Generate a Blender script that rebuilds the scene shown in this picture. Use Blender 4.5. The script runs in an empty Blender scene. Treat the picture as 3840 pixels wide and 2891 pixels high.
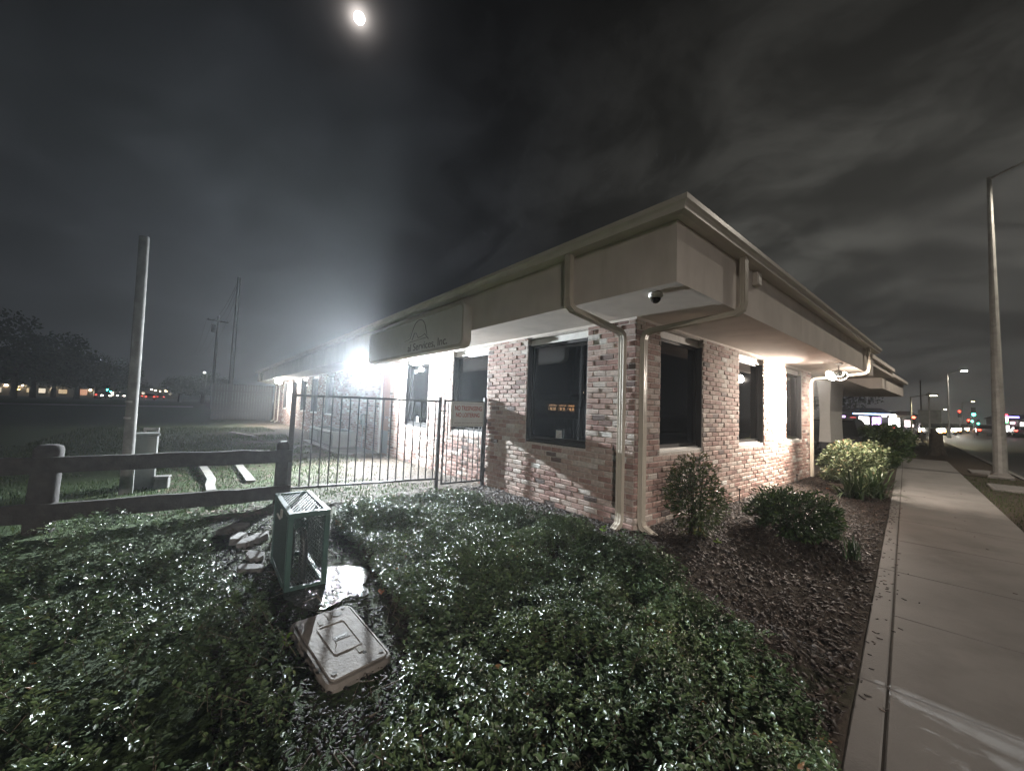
import bpy, bmesh, math, random
import numpy as np
from mathutils import Vector, Matrix, noise

rnd = random.Random(7)
nrs = np.random.RandomState(11)
scene = bpy.context.scene
COL = scene.collection
R = math.radians

# ---------------------------------------------------------------- camera, sky, exposure
YAW, PITCH, ROLL = 0.88145, 0.05984, 0.03634
cam_d = bpy.data.cameras.new('camera'); cam = bpy.data.objects.new('camera', cam_d); COL.objects.link(cam)
fwd = Vector((math.cos(PITCH)*math.cos(YAW), math.cos(PITCH)*math.sin(YAW), math.sin(PITCH)))
rt = Vector((math.sin(YAW), -math.cos(YAW), 0)); up = rt.cross(fwd)
r2 = rt*math.cos(ROLL) + up*math.sin(ROLL); u2 = up*math.cos(ROLL) - rt*math.sin(ROLL)
cam.matrix_world = Matrix(((r2.x, u2.x, -fwd.x, -3.8796), (r2.y, u2.y, -fwd.y, -2.48225), (r2.z, u2.z, -fwd.z, 1.32837), (0, 0, 0, 1)))
cam_d.sensor_width = 36.0; cam_d.lens = 1435.91/3840*36; cam_d.clip_start = 0.05; cam_d.clip_end = 4000
scene.camera = cam
scene.render.engine = 'CYCLES'
scene.cycles.use_denoising = True
scene.cycles.adaptive_threshold = 0.004
scene.cycles.max_bounces = 6
scene.cycles.volume_bounces = 0
scene.cycles.transparent_max_bounces = 12
scene.cycles.caustics_reflective = False; scene.cycles.caustics_refractive = False
scene.cycles.sample_clamp_indirect = 4.0
vs = scene.view_settings
vs.view_transform = 'Standard'; vs.look = 'None'; vs.gamma = 1.0; vs.exposure = 0.0; vs.use_curve_mapping = False
MOON = Vector((0.182, 0.695, 0.696)).normalized()

W = bpy.data.worlds.new('World'); scene.world = W; W.use_nodes = True
nt = W.node_tree; N = nt.nodes; L = nt.links; N.clear()
def nd(tree, typ, **kw):
    n = tree.nodes.new(typ)
    for k, v in kw.items():
        if k.startswith('i_'): n.inputs[int(k[2:])].default_value = v
        else: setattr(n, k, v)
    return n
def wmath(op, a, b=None, c=None, clamp=False):
    n = nd(nt, 'ShaderNodeMath', operation=op, use_clamp=clamp)
    for i, v in enumerate((a, b, c)):
        if v is None: continue
        if isinstance(v, (int, float)): n.inputs[i].default_value = v
        else: L.new(v, n.inputs[i])
    return n.outputs[0]
def wdot(vec, d):
    n = nd(nt, 'ShaderNodeVectorMath', operation='DOT_PRODUCT'); L.new(vec, n.inputs[0]); n.inputs[1].default_value = d
    return n.outputs['Value']
tc = nd(nt, 'ShaderNodeTexCoord'); dirv = tc.outputs['Generated']
sep = nd(nt, 'ShaderNodeSeparateXYZ'); L.new(dirv, sep.inputs[0])
zc = wmath('MAXIMUM', sep.outputs[2], 0.0); zz = wmath('ADD', zc, 0.28)
comb = nd(nt, 'ShaderNodeCombineXYZ')
L.new(wmath('DIVIDE', sep.outputs[0], zz), comb.inputs[0]); L.new(wmath('DIVIDE', sep.outputs[1], zz), comb.inputs[1])
mp = nd(nt, 'ShaderNodeMapping'); mp.inputs['Rotation'].default_value = (0, 0, R(25)); mp.inputs['Scale'].default_value = (1.0, 0.8, 1)
L.new(comb.outputs[0], mp.inputs[0])
nz = nd(nt, 'ShaderNodeTexNoise'); nz.inputs['Scale'].default_value = 3.6; nz.inputs['Detail'].default_value = 10; nz.inputs['Roughness'].default_value = 0.60; nz.inputs['Distortion'].default_value = 0.35
L.new(mp.outputs[0], nz.inputs['Vector'])
nz2 = nd(nt, 'ShaderNodeTexNoise'); nz2.inputs['Scale'].default_value = 0.42; nz2.inputs['Detail'].default_value = 3
L.new(mp.outputs[0], nz2.inputs['Vector'])
cl = wmath('MULTIPLY_ADD', nz.outputs['Fac'], 1.5, wmath('MULTIPLY', nz2.outputs['Fac'], 0.7))
mr = nd(nt, 'ShaderNodeMapRange', interpolation_type='SMOOTHSTEP'); L.new(cl, mr.inputs[0])
mr.inputs[1].default_value = 0.84; mr.inputs[2].default_value = 1.36; mr.inputs[3].default_value = 0.42; mr.inputs[4].default_value = 1.15
cloud = mr.outputs[0]
hor = wmath('POWER', wmath('SUBTRACT', 1.0, zc), 4.0)                       # lit cloud base near the town's horizon
cr = wdot(dirv, Vector((0.93, 0.18, 0.24)).normalized()); gl_r = wmath('POWER', wmath('MAXIMUM', cr, 0.0), 10.0)
cl_ = wdot(dirv, Vector((0.16, 0.96, 0.20)).normalized()); gl_l = wmath('POWER', wmath('MAXIMUM', cl_, 0.0), 7.0)
cm = wdot(dirv, MOON); mpos = wmath('MAXIMUM', cm, 0.0)
gm1 = wmath('ADD', wmath('MULTIPLY', wmath('POWER', mpos, 9000.0), 1.1), wmath('MULTIPLY', wmath('POWER', mpos, 2200.0), 0.30)); gm2 = wmath('MULTIPLY', wmath('POWER', mpos, 330.0), 0.030)
def scol(rgb, fac):
    n = nd(nt, 'ShaderNodeVectorMath', operation='SCALE'); n.inputs[0].default_value = rgb
    L.new(fac, n.inputs['Scale']); return n.outputs[0]
def vadd(a, b):
    n = nd(nt, 'ShaderNodeVectorMath', operation='ADD'); L.new(a, n.inputs[0]); L.new(b, n.inputs[1]); return n.outputs[0]
one = nd(nt, 'ShaderNodeValue'); one.outputs[0].default_value = 1.0
base = vadd(scol((0.0062, 0.0061, 0.0062), one.outputs[0]), scol((0.014, 0.0142, 0.0155), hor))
base = vadd(base, scol((0.088, 0.086, 0.076), gl_r))
base = vadd(base, scol((0.026, 0.030, 0.036), gl_l))
bs = nd(nt, 'ShaderNodeVectorMath', operation='SCALE'); L.new(base, bs.inputs[0]); L.new(cloud, bs.inputs['Scale'])
tot = vadd(bs.outputs[0], vadd(scol((1.0, 0.90, 0.84), gm1), scol((1.0, 0.9, 0.88), gm2)))
bg = nd(nt, 'ShaderNodeBackground'); L.new(tot, bg.inputs[0]); bg.inputs[1].default_value = 1.0
wo = nd(nt, 'ShaderNodeOutputWorld'); L.new(bg.outputs[0], wo.inputs[0])

# ---------------------------------------------------------------- helpers
def setp(o, label=None, cat=None, group=None, kind=None):
    if label: o['label'] = label
    if cat: o['category'] = cat
    if group: o['group'] = group
    if kind: o['kind'] = kind
    return o
def thing(name, label, cat, loc=(0, 0, 0), rz=0.0, group=None):
    o = bpy.data.objects.new(name, None); COL.objects.link(o)
    o.empty_display_size = 0.1
    o.location = loc; o.rotation_euler = (0, 0, rz)
    return setp(o, label, cat, group)
def copy_tree(o, parent=None):
    c = o.copy(); COL.objects.link(c)
    if parent is not None: c.parent = parent
    for ch in [x for x in bpy.data.objects if x.parent is o]:
        copy_tree(ch, c)
    return c

class MB:
    def __init__(s): s.v = []; s.f = []; s.t = []; s.m = []
    def add(s, vs_, fs_, tone=0.5, mi=0):
        b = len(s.v); s.v += [tuple(x) for x in vs_]
        for f in fs_: s.f.append(tuple(b+i for i in f)); s.t.append(tone); s.m.append(mi)
        return s
    def box(s, x0, x1, y0, y1, z0, z1, tone=0.5, M=None, mi=0):
        vv = [Vector((x, y, z)) for z in (z0, z1) for y in (y0, y1) for x in (x0, x1)]
        if M is not None: vv = [M @ v for v in vv]
        return s.add(vv, [(0, 2, 3, 1), (4, 5, 7, 6), (0, 1, 5, 4), (2, 6, 7, 3), (0, 4, 6, 2), (1, 3, 7, 5)], tone, mi)
    def cbox(s, x0, x1, y0, y1, z0, z1, b=0.006, tone=0.5, M=None, mi=0):
        """box with chamfered edges"""
        xs, ys, zs = (x0, x1), (y0, y1), (z0, z1)
        b = min(b, (x1-x0)*.45, (y1-y0)*.45, (z1-z0)*.45)
        vv = []; idx = {}
        for i in (0, 1):
            for j in (0, 1):
                for k in (0, 1):
                    sx, sy, sz = (1-2*i)*b, (1-2*j)*b, (1-2*k)*b
                    for ax in range(3):
                        p = [xs[i], ys[j], zs[k]]; d = [sx, sy, sz]
                        for a in range(3):
                            if a != ax: p[a] += d[a]
                        idx[(i, j, k, ax)] = len(vv); vv.append(Vector(p))
        c = (Vector((x0, y0, z0))+Vector((x1, y1, z1)))/2
        fs = []
        for ax in range(3):
            o = [a for a in range(3) if a != ax]
            for s_ in (0, 1):
                q = []
                for (p_, r_) in ((0, 0), (1, 0), (1, 1), (0, 1)):
                    k = [0, 0, 0]; k[ax] = s_; k[o[0]] = p_; k[o[1]] = r_
                    q.append(idx[(k[0], k[1], k[2], ax)])
                fs.append(q)
        for a1 in range(3):                                                  # edges along axis a1
            o = [a for a in range(3) if a != a1]
            for p_ in (0, 1):
                for r_ in (0, 1):
                    q = []
                    for (t_, ax) in ((0, o[0]), (1, o[0]), (1, o[1]), (0, o[1])):
                        k = [0, 0, 0]; k[a1] = t_; k[o[0]] = p_; k[o[1]] = r_
                        q.append(idx[(k[0], k[1], k[2], ax)])
                    fs.append(q)
        for i in (0, 1):
            for j in (0, 1):
                for k in (0, 1): fs.append([idx[(i, j, k, a)] for a in range(3)])
        out = []
        for f in fs:
            ctr = sum((vv[i] for i in f), Vector())/len(f)
            n = (vv[f[1]]-vv[f[0]]).cross(vv[f[2]]-vv[f[0]])
            out.append(f if n.dot(ctr-c) >= 0 else f[::-1])
        if M is not None: vv = [M @ v for v in vv]
        return s.add(vv, out, tone, mi)
    def cyl(s, p0, p1, r0, r1=None, n=12, cap=True, tone=0.5, mi=0):
        p0 = Vector(p0); p1 = Vector(p1); r1 = r0 if r1 is None else r1
        d = (p1-p0).normalized(); a = d.orthogonal().normalized(); b_ = d.cross(a)
        vv = []
        for p, r in ((p0, r0), (p1, r1)):
            for i in range(n):
                t = 2*math.pi*i/n; vv.append(p + a*(r*math.cos(t)) + b_*(r*math.sin(t)))
        fs = [(i, (i+1) % n, n+(i+1) % n, n+i) for i in range(n)]
        if cap: fs += [tuple(range(n))[::-1], tuple(range(n, 2*n))]
        return s.add(vv, fs, tone, mi)
    def tube(s, pts, rads, n=10, tone=0.5):
        pts = [Vector(p) for p in pts]
        if isinstance(rads, (int, float)): rads = [rads]*len(pts)
        prev = None; vv = []
        for i, p in enumerate(pts):
            d = (pts[min(i+1, len(pts)-1)] - pts[max(i-1, 0)]).normalized()
            a = d.orthogonal().normalized() if prev is None else (prev - d*prev.dot(d)).normalized()
            prev = a; b_ = d.cross(a)
            for k in range(n):
                t = 2*math.pi*k/n; vv.append(p + (a*math.cos(t)+b_*math.sin(t))*rads[i])
        fs = []
        for i in range(len(pts)-1):
            for k in range(n): fs.append((i*n+k, i*n+(k+1) % n, (i+1)*n+(k+1) % n, (i+1)*n+k))
        fs += [tuple(range(n))[::-1], tuple(range((len(pts)-1)*n, len(pts)*n))]
        return s.add(vv, fs, tone)
    def prof(s, pts, width_dir, w0, w1, tone=0.5):
        """closed outline of 3-D points extruded along a direction from w0 to w1"""
        d = Vector(width_dir); n = len(pts)
        vv = [Vector(p)+d*w0 for p in pts] + [Vector(p)+d*w1 for p in pts]
        fs = [(i, (i+1) % n, n+(i+1) % n, n+i) for i in range(n)] + [tuple(range(n))[::-1], tuple(range(n, 2*n))]
        return s.add(vv, fs, tone)
    def rectpipe(s, pts, wd, hd, w, h, tone=0.5):
        """rectangular downspout through pts; wd = fixed width direction"""
        pts = [Vector(p) for p in pts]; wd = Vector(wd).normalized(); vv = []
        prof = []
        k = 7                                                               # corrugated section
        for (sx, sy, ex, ey) in ((-1, -1, 1, -1), (1, -1, 1, 1), (1, 1, -1, 1), (-1, 1, -1, -1)):
            for q in range(k):
                t = q/k; x = sx+(ex-sx)*t; y = sy+(ey-sy)*t
                inn = 0.90 if q in (2, 5) else 1.0
                prof.append((x*(inn if abs(ey-sy) > 0 else 1), y*(inn if abs(ex-sx) > 0 else 1)))
        m = len(prof)
        for i, p in enumerate(pts):
            a = pts[max(i-1, 0)]; b_ = pts[min(i+1, len(pts)-1)]
            d1 = (p-a).normalized() if i else (b_-p).normalized(); d2 = (b_-p).normalized() if i < len(pts)-1 else d1
            d = (d1+d2).normalized(); hh = d.cross(wd).normalized(); sc = 1/max(0.4, d.dot(d1))
            for (x, y) in prof: vv.append(p + wd*(x*w/2) + hh*(y*h/2*sc))
        fs = []
        for i in range(len(pts)-1):
            for q in range(m): fs.append((i*m+q, i*m+(q+1) % m, (i+1)*m+(q+1) % m, (i+1)*m+q))
        fs += [tuple(range(m))[::-1], tuple(range((len(pts)-1)*m, len(pts)*m))]
        return s.add(vv, fs, tone)
    def build(s, name, mat, parent=None, smooth=False, tone=False):
        me = bpy.data.meshes.new(name); me.from_pydata(s.v, [], s.f); me.update()
        mats = mat if isinstance(mat, (list, tuple)) else [mat]
        for m in mats: me.materials.append(m)
        if len(mats) > 1: me.polygons.foreach_set('material_index', s.m)
        bm = bmesh.new(); bm.from_mesh(me); bmesh.ops.recalc_face_normals(bm, faces=bm.faces); bm.to_mesh(me); bm.free()
        if tone:
            at = me.attributes.new('tone', 'FLOAT', 'FACE'); at.data.foreach_set('value', s.t)
        if smooth:
            me.polygons.foreach_set('use_smooth', [True]*len(me.polygons))
            try: me.set_sharp_from_angle(angle=R(40))
            except Exception: pass
        o = bpy.data.objects.new(name, me); COL.objects.link(o)
        if parent is not None: o.parent = parent
        return o

def np_mesh(name, V, F, mat, tone=None, parent=None, smooth=False):
    me = bpy.data.meshes.new(name); V = np.asarray(V, np.float32); F = np.asarray(F, np.int32)
    k = F.shape[1]; me.vertices.add(len(V)); me.vertices.foreach_set('co', V.ravel())
    me.loops.add(F.size); me.loops.foreach_set('vertex_index', F.ravel())
    me.polygons.add(len(F)); me.polygons.foreach_set('loop_start', np.arange(len(F), dtype=np.int32)*k)
    me.polygons.foreach_set('loop_total', np.full(len(F), k, np.int32))
    me.update(calc_edges=True)
    if tone is not None:
        at = me.attributes.new('tone', 'FLOAT', 'FACE'); at.data.foreach_set('value', np.asarray(tone, np.float32))
    me.materials.append(mat)
    if smooth: me.polygons.foreach_set('use_smooth', np.ones(len(F), bool))
    o = bpy.data.objects.new(name, me); COL.objects.link(o)
    if parent is not None: o.parent = parent
    return o

# ---------------------------------------------------------------- materials
def newmat(name):
    m = bpy.data.materials.new(name); m.use_nodes = True
    return m, m.node_tree, m.node_tree.nodes['Principled BSDF']
def pmat(name, col, rough=0.6, metal=0.0, var=0.12, vscale=6.0, bump=0.0, bscale=40.0, spec=0.5, dark=None, dscale=2.5, coat=0.0, stretch=None):
    """painted / mineral surface: colour broken up by noise, optional dirt patches and bump"""
    m, t, b = newmat(name)
    tcn = nd(t, 'ShaderNodeTexCoord'); v = tcn.outputs['Object']
    n1 = nd(t, 'ShaderNodeTexNoise'); n1.inputs['Scale'].default_value = vscale; n1.inputs['Detail'].default_value = 6; t.links.new(v, n1.inputs['Vector'])
    rp = nd(t, 'ShaderNodeValToRGB')
    rp.color_ramp.elements[0].position = 0.3; rp.color_ramp.elements[1].position = 0.7
    rp.color_ramp.elements[0].color = tuple(c*(1-var) for c in col)+(1,); rp.color_ramp.elements[1].color = tuple(min(1, c*(1+var)) for c in col)+(1,)
    t.links.new(n1.outputs['Fac'], rp.inputs[0]); out = rp.outputs[0]
    if dark is not None:
        n2 = nd(t, 'ShaderNodeTexNoise'); n2.inputs['Scale'].default_value = dscale; n2.inputs['Detail'].default_value = 8; n2.inputs['Roughness'].default_value = 0.65
        if stretch:
            mpn = nd(t, 'ShaderNodeMapping'); mpn.inputs['Scale'].default_value = stretch; t.links.new(v, mpn.inputs[0]); t.links.new(mpn.outputs[0], n2.inputs['Vector'])
        else: t.links.new(v, n2.inputs['Vector'])
        r2_ = nd(t, 'ShaderNodeMapRange'); r2_.inputs[1].default_value = 0.5; r2_.inputs[2].default_value = 0.72; t.links.new(n2.outputs['Fac'], r2_.inputs[0])
        mx = nd(t, 'ShaderNodeMix', data_type='RGBA'); t.links.new(r2_.outputs[0], mx.inputs[0]); t.links.new(out, mx.inputs[6]); mx.inputs[7].default_value = tuple(dark)+(1,)
        out = mx.outputs[2]
    t.links.new(out, b.inputs['Base Color'])
    b.inputs['Roughness'].default_value = rough; b.inputs['Metallic'].default_value = metal; b.inputs['Specular IOR Level'].default_value = spec
    b.inputs['Coat Weight'].default_value = coat
    if bump:
        n3 = nd(t, 'ShaderNodeTexNoise'); n3.inputs['Scale'].default_value = bscale; n3.inputs['Detail'].default_value = 5; t.links.new(v, n3.inputs['Vector'])
        bp = nd(t, 'ShaderNodeBump'); bp.inputs['Strength'].default_value = bump; bp.inputs['Distance'].default_value = 0.01
        t.links.new(n3.outputs['Fac'], bp.inputs['Height']); t.links.new(bp.outputs[0], b.inputs['Normal'])
    return m
def tonemat(name, stops, rough=0.6, spec=0.5, bump=0.0, bscale=60.0, trans=0.0, noise_amt=0.12, nscale=30.0):
    """colour picked per face from the 'tone' attribute (each brick / leaf / chip its own shade)"""
    m, t, b = newmat(name)
    at = nd(t, 'ShaderNodeAttribute'); at.attribute_name = 'tone'
    rp = nd(t, 'ShaderNodeValToRGB'); els = rp.color_ramp.elements
    els[0].position = stops[0][0]; els[0].color = tuple(stops[0][1])+(1,)
    els[1].position = stops[-1][0]; els[1].color = tuple(stops[-1][1])+(1,)
    for p, c in stops[1:-1]:
        e = els.new(p); e.color = tuple(c)+(1,)
    t.links.new(at.outputs['Fac'], rp.inputs[0]); out = rp.outputs[0]
    if noise_amt:
        tcn = nd(t, 'ShaderNodeTexCoord')
        n1 = nd(t, 'ShaderNodeTexNoise'); n1.inputs['Scale'].default_value = nscale; n1.inputs['Detail'].default_value = 6; t.links.new(tcn.outputs['Object'], n1.inputs['Vector'])
        mr_ = nd(t, 'ShaderNodeMapRange'); t.links.new(n1.outputs['Fac'], mr_.inputs[0])
        mr_.inputs[1].default_value = 0.25; mr_.inputs[2].default_value = 0.75; mr_.inputs[3].default_value = 1-noise_amt*2; mr_.inputs[4].default_value = 1+noise_amt*2
        sc = nd(t, 'ShaderNodeVectorMath', operation='SCALE'); t.links.new(out, sc.inputs[0]); t.links.new(mr_.outputs[0], sc.inputs['Scale']); out = sc.outputs[0]
        if bump:
            n3 = nd(t, 'ShaderNodeTexNoise'); n3.inputs['Scale'].default_value = bscale; n3.inputs['Detail'].default_value = 6; t.links.new(tcn.outputs['Object'], n3.inputs['Vector'])
            bp = nd(t, 'ShaderNodeBump'); bp.inputs['Strength'].default_value = bump; bp.inputs['Distance'].default_value = 0.01
            t.links.new(n3.outputs['Fac'], bp.inputs['Height']); t.links.new(bp.outputs[0], b.inputs['Normal'])
    t.links.new(out, b.inputs['Base Color'])
    b.inputs['Roughness'].default_value = rough; b.inputs['Specular IOR Level'].default_value = spec
    if trans:
        tr = nd(t, 'ShaderNodeBsdfTranslucent'); t.links.new(out, tr.inputs[0])
        mxs = nd(t, 'ShaderNodeMixShader'); mxs.inputs[0].default_value = trans
        o_ = t.nodes['Material Output']
        t.links.new(b.outputs[0], mxs.inputs[1]); t.links.new(tr.outputs[0], mxs.inputs[2]); t.links.new(mxs.outputs[0], o_.inputs[0])
    return m
def emat(name, col, strength):
    m, t, b = newmat(name)
    b.inputs['Base Color'].default_value = (0.5, 0.5, 0.5, 1)
    b.inputs['Emission Color'].default_value = tuple(col)+(1,); b.inputs['Emission Strength'].default_value = strength
    return m

BR = (0.24, 0.125, 0.095)
M = {}
M['brick'] = tonemat('tumbled brick', [(0.0, (0.13, 0.108, 0.10)), (0.10, (0.25, 0.152, 0.13)), (0.33, (0.325, 0.222, 0.19)), (0.55, (0.375, 0.288, 0.248)), (0.75, (0.41, 0.345, 0.305)), (0.92, (0.48, 0.44, 0.40)), (1.0, (0.56, 0.55, 0.52))],
                      rough=0.88, spec=0.25, bump=0.55, bscale=55.0, noise_amt=0.12, nscale=22.0)
M['mortar'] = pmat('brick mortar', (0.46, 0.42, 0.38), 0.95, var=0.2, vscale=30, bump=0.5, bscale=120)
M['stucco'] = pmat('taupe stucco', (0.66, 0.60, 0.545), 0.85, var=0.07, vscale=3, bump=0.18, bscale=160, dark=(0.55, 0.495, 0.44), dscale=1.6, stretch=(1.6, 1.6, .35))
M['gutter'] = pmat('beige gutter paint', (0.68, 0.63, 0.57), 0.34, var=0.06, vscale=4, dark=(0.54, 0.49, 0.43), dscale=2.0)
M['spout'] = pmat('cream downspout paint', (0.52, 0.47, 0.39), 0.36, var=0.07, vscale=5, dark=(0.46, 0.42, 0.35), dscale=2.2)
M['roof'] = pmat('grey shingles', (0.10, 0.095, 0.09), 0.9, var=0.3, vscale=30, bump=0.4)
M['bronze'] = pmat('dark bronze frame', (0.018, 0.017, 0.016), 0.4, var=0.2)
M['white'] = pmat('white trim paint', (0.70, 0.69, 0.66), 0.5, var=0.06, vscale=9, dark=(0.55, 0.53, 0.49))
M['dark'] = pmat('dark interior and shadow', (0.012, 0.012, 0.013), 0.9, var=0.3)
M['blind'] = pmat('white blind slats', (0.72, 0.71, 0.68), 0.5, var=0.03)
M['iron'] = pmat('black fence paint', (0.035, 0.034, 0.034), 0.42, var=0.25, vscale=30, bump=0.1, dark=(0.06, 0.045, 0.038), dscale=8)
M['wood'] = pmat('weathered fence wood', (0.026, 0.023, 0.021), 0.95, var=0.35, vscale=14, bump=0.6, bscale=45)
M['plank'] = pmat('grey old plank', (0.15, 0.145, 0.13), 0.9, var=0.25, vscale=12, bump=0.4, dark=(0.2, 0.18, 0.15))
M['pole'] = pmat('weathered pole timber', (0.14, 0.138, 0.13), 0.85, var=0.25, vscale=9, bump=0.5, bscale=30, dark=(0.085, 0.08, 0.075), dscale=3)
M['cage'] = pmat('green powder coat', (0.045, 0.085, 0.074), 0.42, var=0.12, vscale=9, dark=(0.075, 0.11, 0.095), dscale=5)
M['meshdark'] = pmat('dark green mesh wire', (0.018, 0.032, 0.028), 0.55, var=0.15)
M['concrete'] = pmat('pavement concrete', (0.158, 0.149, 0.139), 0.72, var=0.14, vscale=2.2, bump=0.3, bscale=90, dark=(0.105, 0.098, 0.090), dscale=1.5)
M['lid'] = pmat('stained box lid concrete', (0.135, 0.118, 0.102), 0.8, var=0.28, vscale=9, bump=0.35, bscale=70, dark=(0.06, 0.05, 0.042), dscale=6)
M['stone'] = pmat('broken concrete', (0.12, 0.115, 0.108), 0.85, var=0.25, vscale=12, bump=0.5, bscale=50)
M['column'] = pmat('grey column paint', (0.22, 0.215, 0.20), 0.7, var=0.06)
M['joint'] = pmat('joint dirt', (0.05, 0.043, 0.036), 0.95, var=0.3, vscale=20)
M['asphalt'] = pmat('asphalt', (0.052, 0.05, 0.047), 0.6, var=0.25, vscale=4, bump=0.4, bscale=120, dark=(0.035, 0.034, 0.033))
M['steel'] = pmat('galvanised pole', (0.29, 0.285, 0.265), 0.5, metal=0.2, var=0.12, vscale=5, dark=(0.15, 0.147, 0.135), dscale=3)
M['acpaint'] = pmat('light condenser paint', (0.30, 0.30, 0.28), 0.45, var=0.06, dark=(0.36, 0.35, 0.32))
M['acdark'] = pmat('dark condenser fins', (0.06, 0.06, 0.058), 0.5, var=0.2)
M['greybox'] = pmat('grey utility paint', (0.17, 0.18, 0.17), 0.6, var=0.1, dark=(0.11, 0.115, 0.11))
M['bark'] = pmat('tree bark', (0.055, 0.045, 0.036), 0.95, var=0.4, vscale=10, bump=0.6)
M['stem'] = pmat('twig bark', (0.075, 0.06, 0.04), 0.9, var=0.3, vscale=20)
M['ivy'] = tonemat('glossy ground cover leaf', [(0, (0.022, 0.037, 0.018)), (0.45, (0.062, 0.098, 0.045)), (0.8, (0.115, 0.165, 0.066)), (0.94, (0.15, 0.195, 0.075)), (0.985, (0.20, 0.22, 0.09)), (1, (0.20, 0.11, 0.05))], rough=0.41, spec=0.42, trans=0.16, noise_amt=0.15, nscale=60)
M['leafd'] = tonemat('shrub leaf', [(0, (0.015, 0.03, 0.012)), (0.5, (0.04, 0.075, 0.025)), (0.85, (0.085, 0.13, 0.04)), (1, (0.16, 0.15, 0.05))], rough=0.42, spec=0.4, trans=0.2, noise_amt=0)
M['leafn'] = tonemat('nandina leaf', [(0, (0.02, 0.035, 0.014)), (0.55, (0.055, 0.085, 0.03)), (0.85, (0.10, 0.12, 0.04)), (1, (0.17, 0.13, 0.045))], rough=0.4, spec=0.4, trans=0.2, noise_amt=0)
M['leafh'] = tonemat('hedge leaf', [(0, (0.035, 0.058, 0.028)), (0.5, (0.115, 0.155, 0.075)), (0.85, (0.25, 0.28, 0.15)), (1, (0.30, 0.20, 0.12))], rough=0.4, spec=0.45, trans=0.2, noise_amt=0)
M['strap'] = tonemat('strap leaf', [(0, (0.022, 0.045, 0.02)), (0.6, (0.055, 0.095, 0.04)), (1, (0.11, 0.15, 0.06))], rough=0.35, spec=0.45, trans=0.15, noise_amt=0)
M['lime'] = tonemat('bright young leaf', [(0, (0.10, 0.20, 0.02)), (1, (0.22, 0.36, 0.04))], rough=0.4, trans=0.3, noise_amt=0)
M['treeleaf'] = tonemat('tree leaf', [(0, (0.016, 0.024, 0.012)), (0.6, (0.04, 0.055, 0.022)), (1, (0.08, 0.085, 0.03))], rough=0.6, spec=0.2, trans=0.2, noise_amt=0)
M['mulch'] = tonemat('bark mulch chip', [(0, (0.010, 0.008, 0.007)), (0.5, (0.026, 0.018, 0.014)), (0.85, (0.055, 0.039, 0.031)), (1, (0.13, 0.10, 0.08))], rough=0.62, spec=0.28, noise_amt=0.15, nscale=40)
M['crumb'] = tonemat('wet dark bark crumb', [(0, (0.008, 0.007, 0.006)), (0.6, (0.022, 0.016, 0.013)), (1, (0.08, 0.06, 0.05))], rough=0.7, spec=0.15, noise_amt=0.1)
M['litter'] = tonemat('dry leaf litter', [(0, (0.03, 0.023, 0.017)), (0.6, (0.08, 0.06, 0.042)), (1, (0.18, 0.14, 0.10))], rough=0.8, spec=0.2, noise_amt=0)
M['grass'] = tonemat('grass blade', [(0, (0.015, 0.03, 0.008)), (0.6, (0.04, 0.07, 0.018)), (1, (0.09, 0.095, 0.04))], rough=0.6, spec=0.25, trans=0.25, noise_amt=0)
M['signface'] = pmat('aged sign panel', (0.44, 0.43, 0.38), 0.55, var=0.05, vscale=6, dark=(0.36, 0.35, 0.31))
M['red'] = pmat('faded red lettering', (0.25, 0.045, 0.035), 0.6, var=0.15)
M['inkdark'] = pmat('dark lettering', (0.05, 0.045, 0.04), 0.6)
M['inkgrey'] = pmat('faded grey lettering', (0.22, 0.20, 0.19), 0.6)
M['signbox'] = pmat('pale sign cabinet face', (0.78, 0.77, 0.73), 0.4, var=0.03)
M['signrim'] = pmat('sign cabinet rim', (0.55, 0.51, 0.45), 0.45, var=0.06)
M['cardark'] = pmat('black car paint', (0.012, 0.013, 0.015), 0.22, var=0.1, coat=0.6)
M['carglass'] = pmat('car glass', (0.008, 0.009, 0.01), 0.08, var=0.0)
M['carred'] = pmat('dark red car paint', (0.05, 0.015, 0.015), 0.3, var=0.1, coat=0.4)
M['cargrey'] = pmat('grey car paint', (0.10, 0.10, 0.11), 0.3, var=0.1, coat=0.4)
M['rubber'] = pmat('tyre rubber', (0.015, 0.015, 0.015), 0.9)
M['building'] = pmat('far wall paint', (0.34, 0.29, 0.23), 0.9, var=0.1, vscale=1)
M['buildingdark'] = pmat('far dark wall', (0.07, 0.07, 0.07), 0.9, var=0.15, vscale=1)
M['door'] = pmat('worn red-brown door', (0.19, 0.085, 0.06), 0.5, var=0.1, vscale=6)
M['black'] = pmat('black plastic', (0.02, 0.02, 0.02), 0.35)
M['dome'] = pmat('smoked dome', (0.01, 0.01, 0.012), 0.08, var=0)
M['paper'] = pmat('pale sticker', (0.52, 0.53, 0.52), 0.6, var=0.2, vscale=60)
M['leaforange'] = pmat('dry orange leaf', (0.32, 0.12, 0.04), 0.7, var=0.3, vscale=40)
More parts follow.
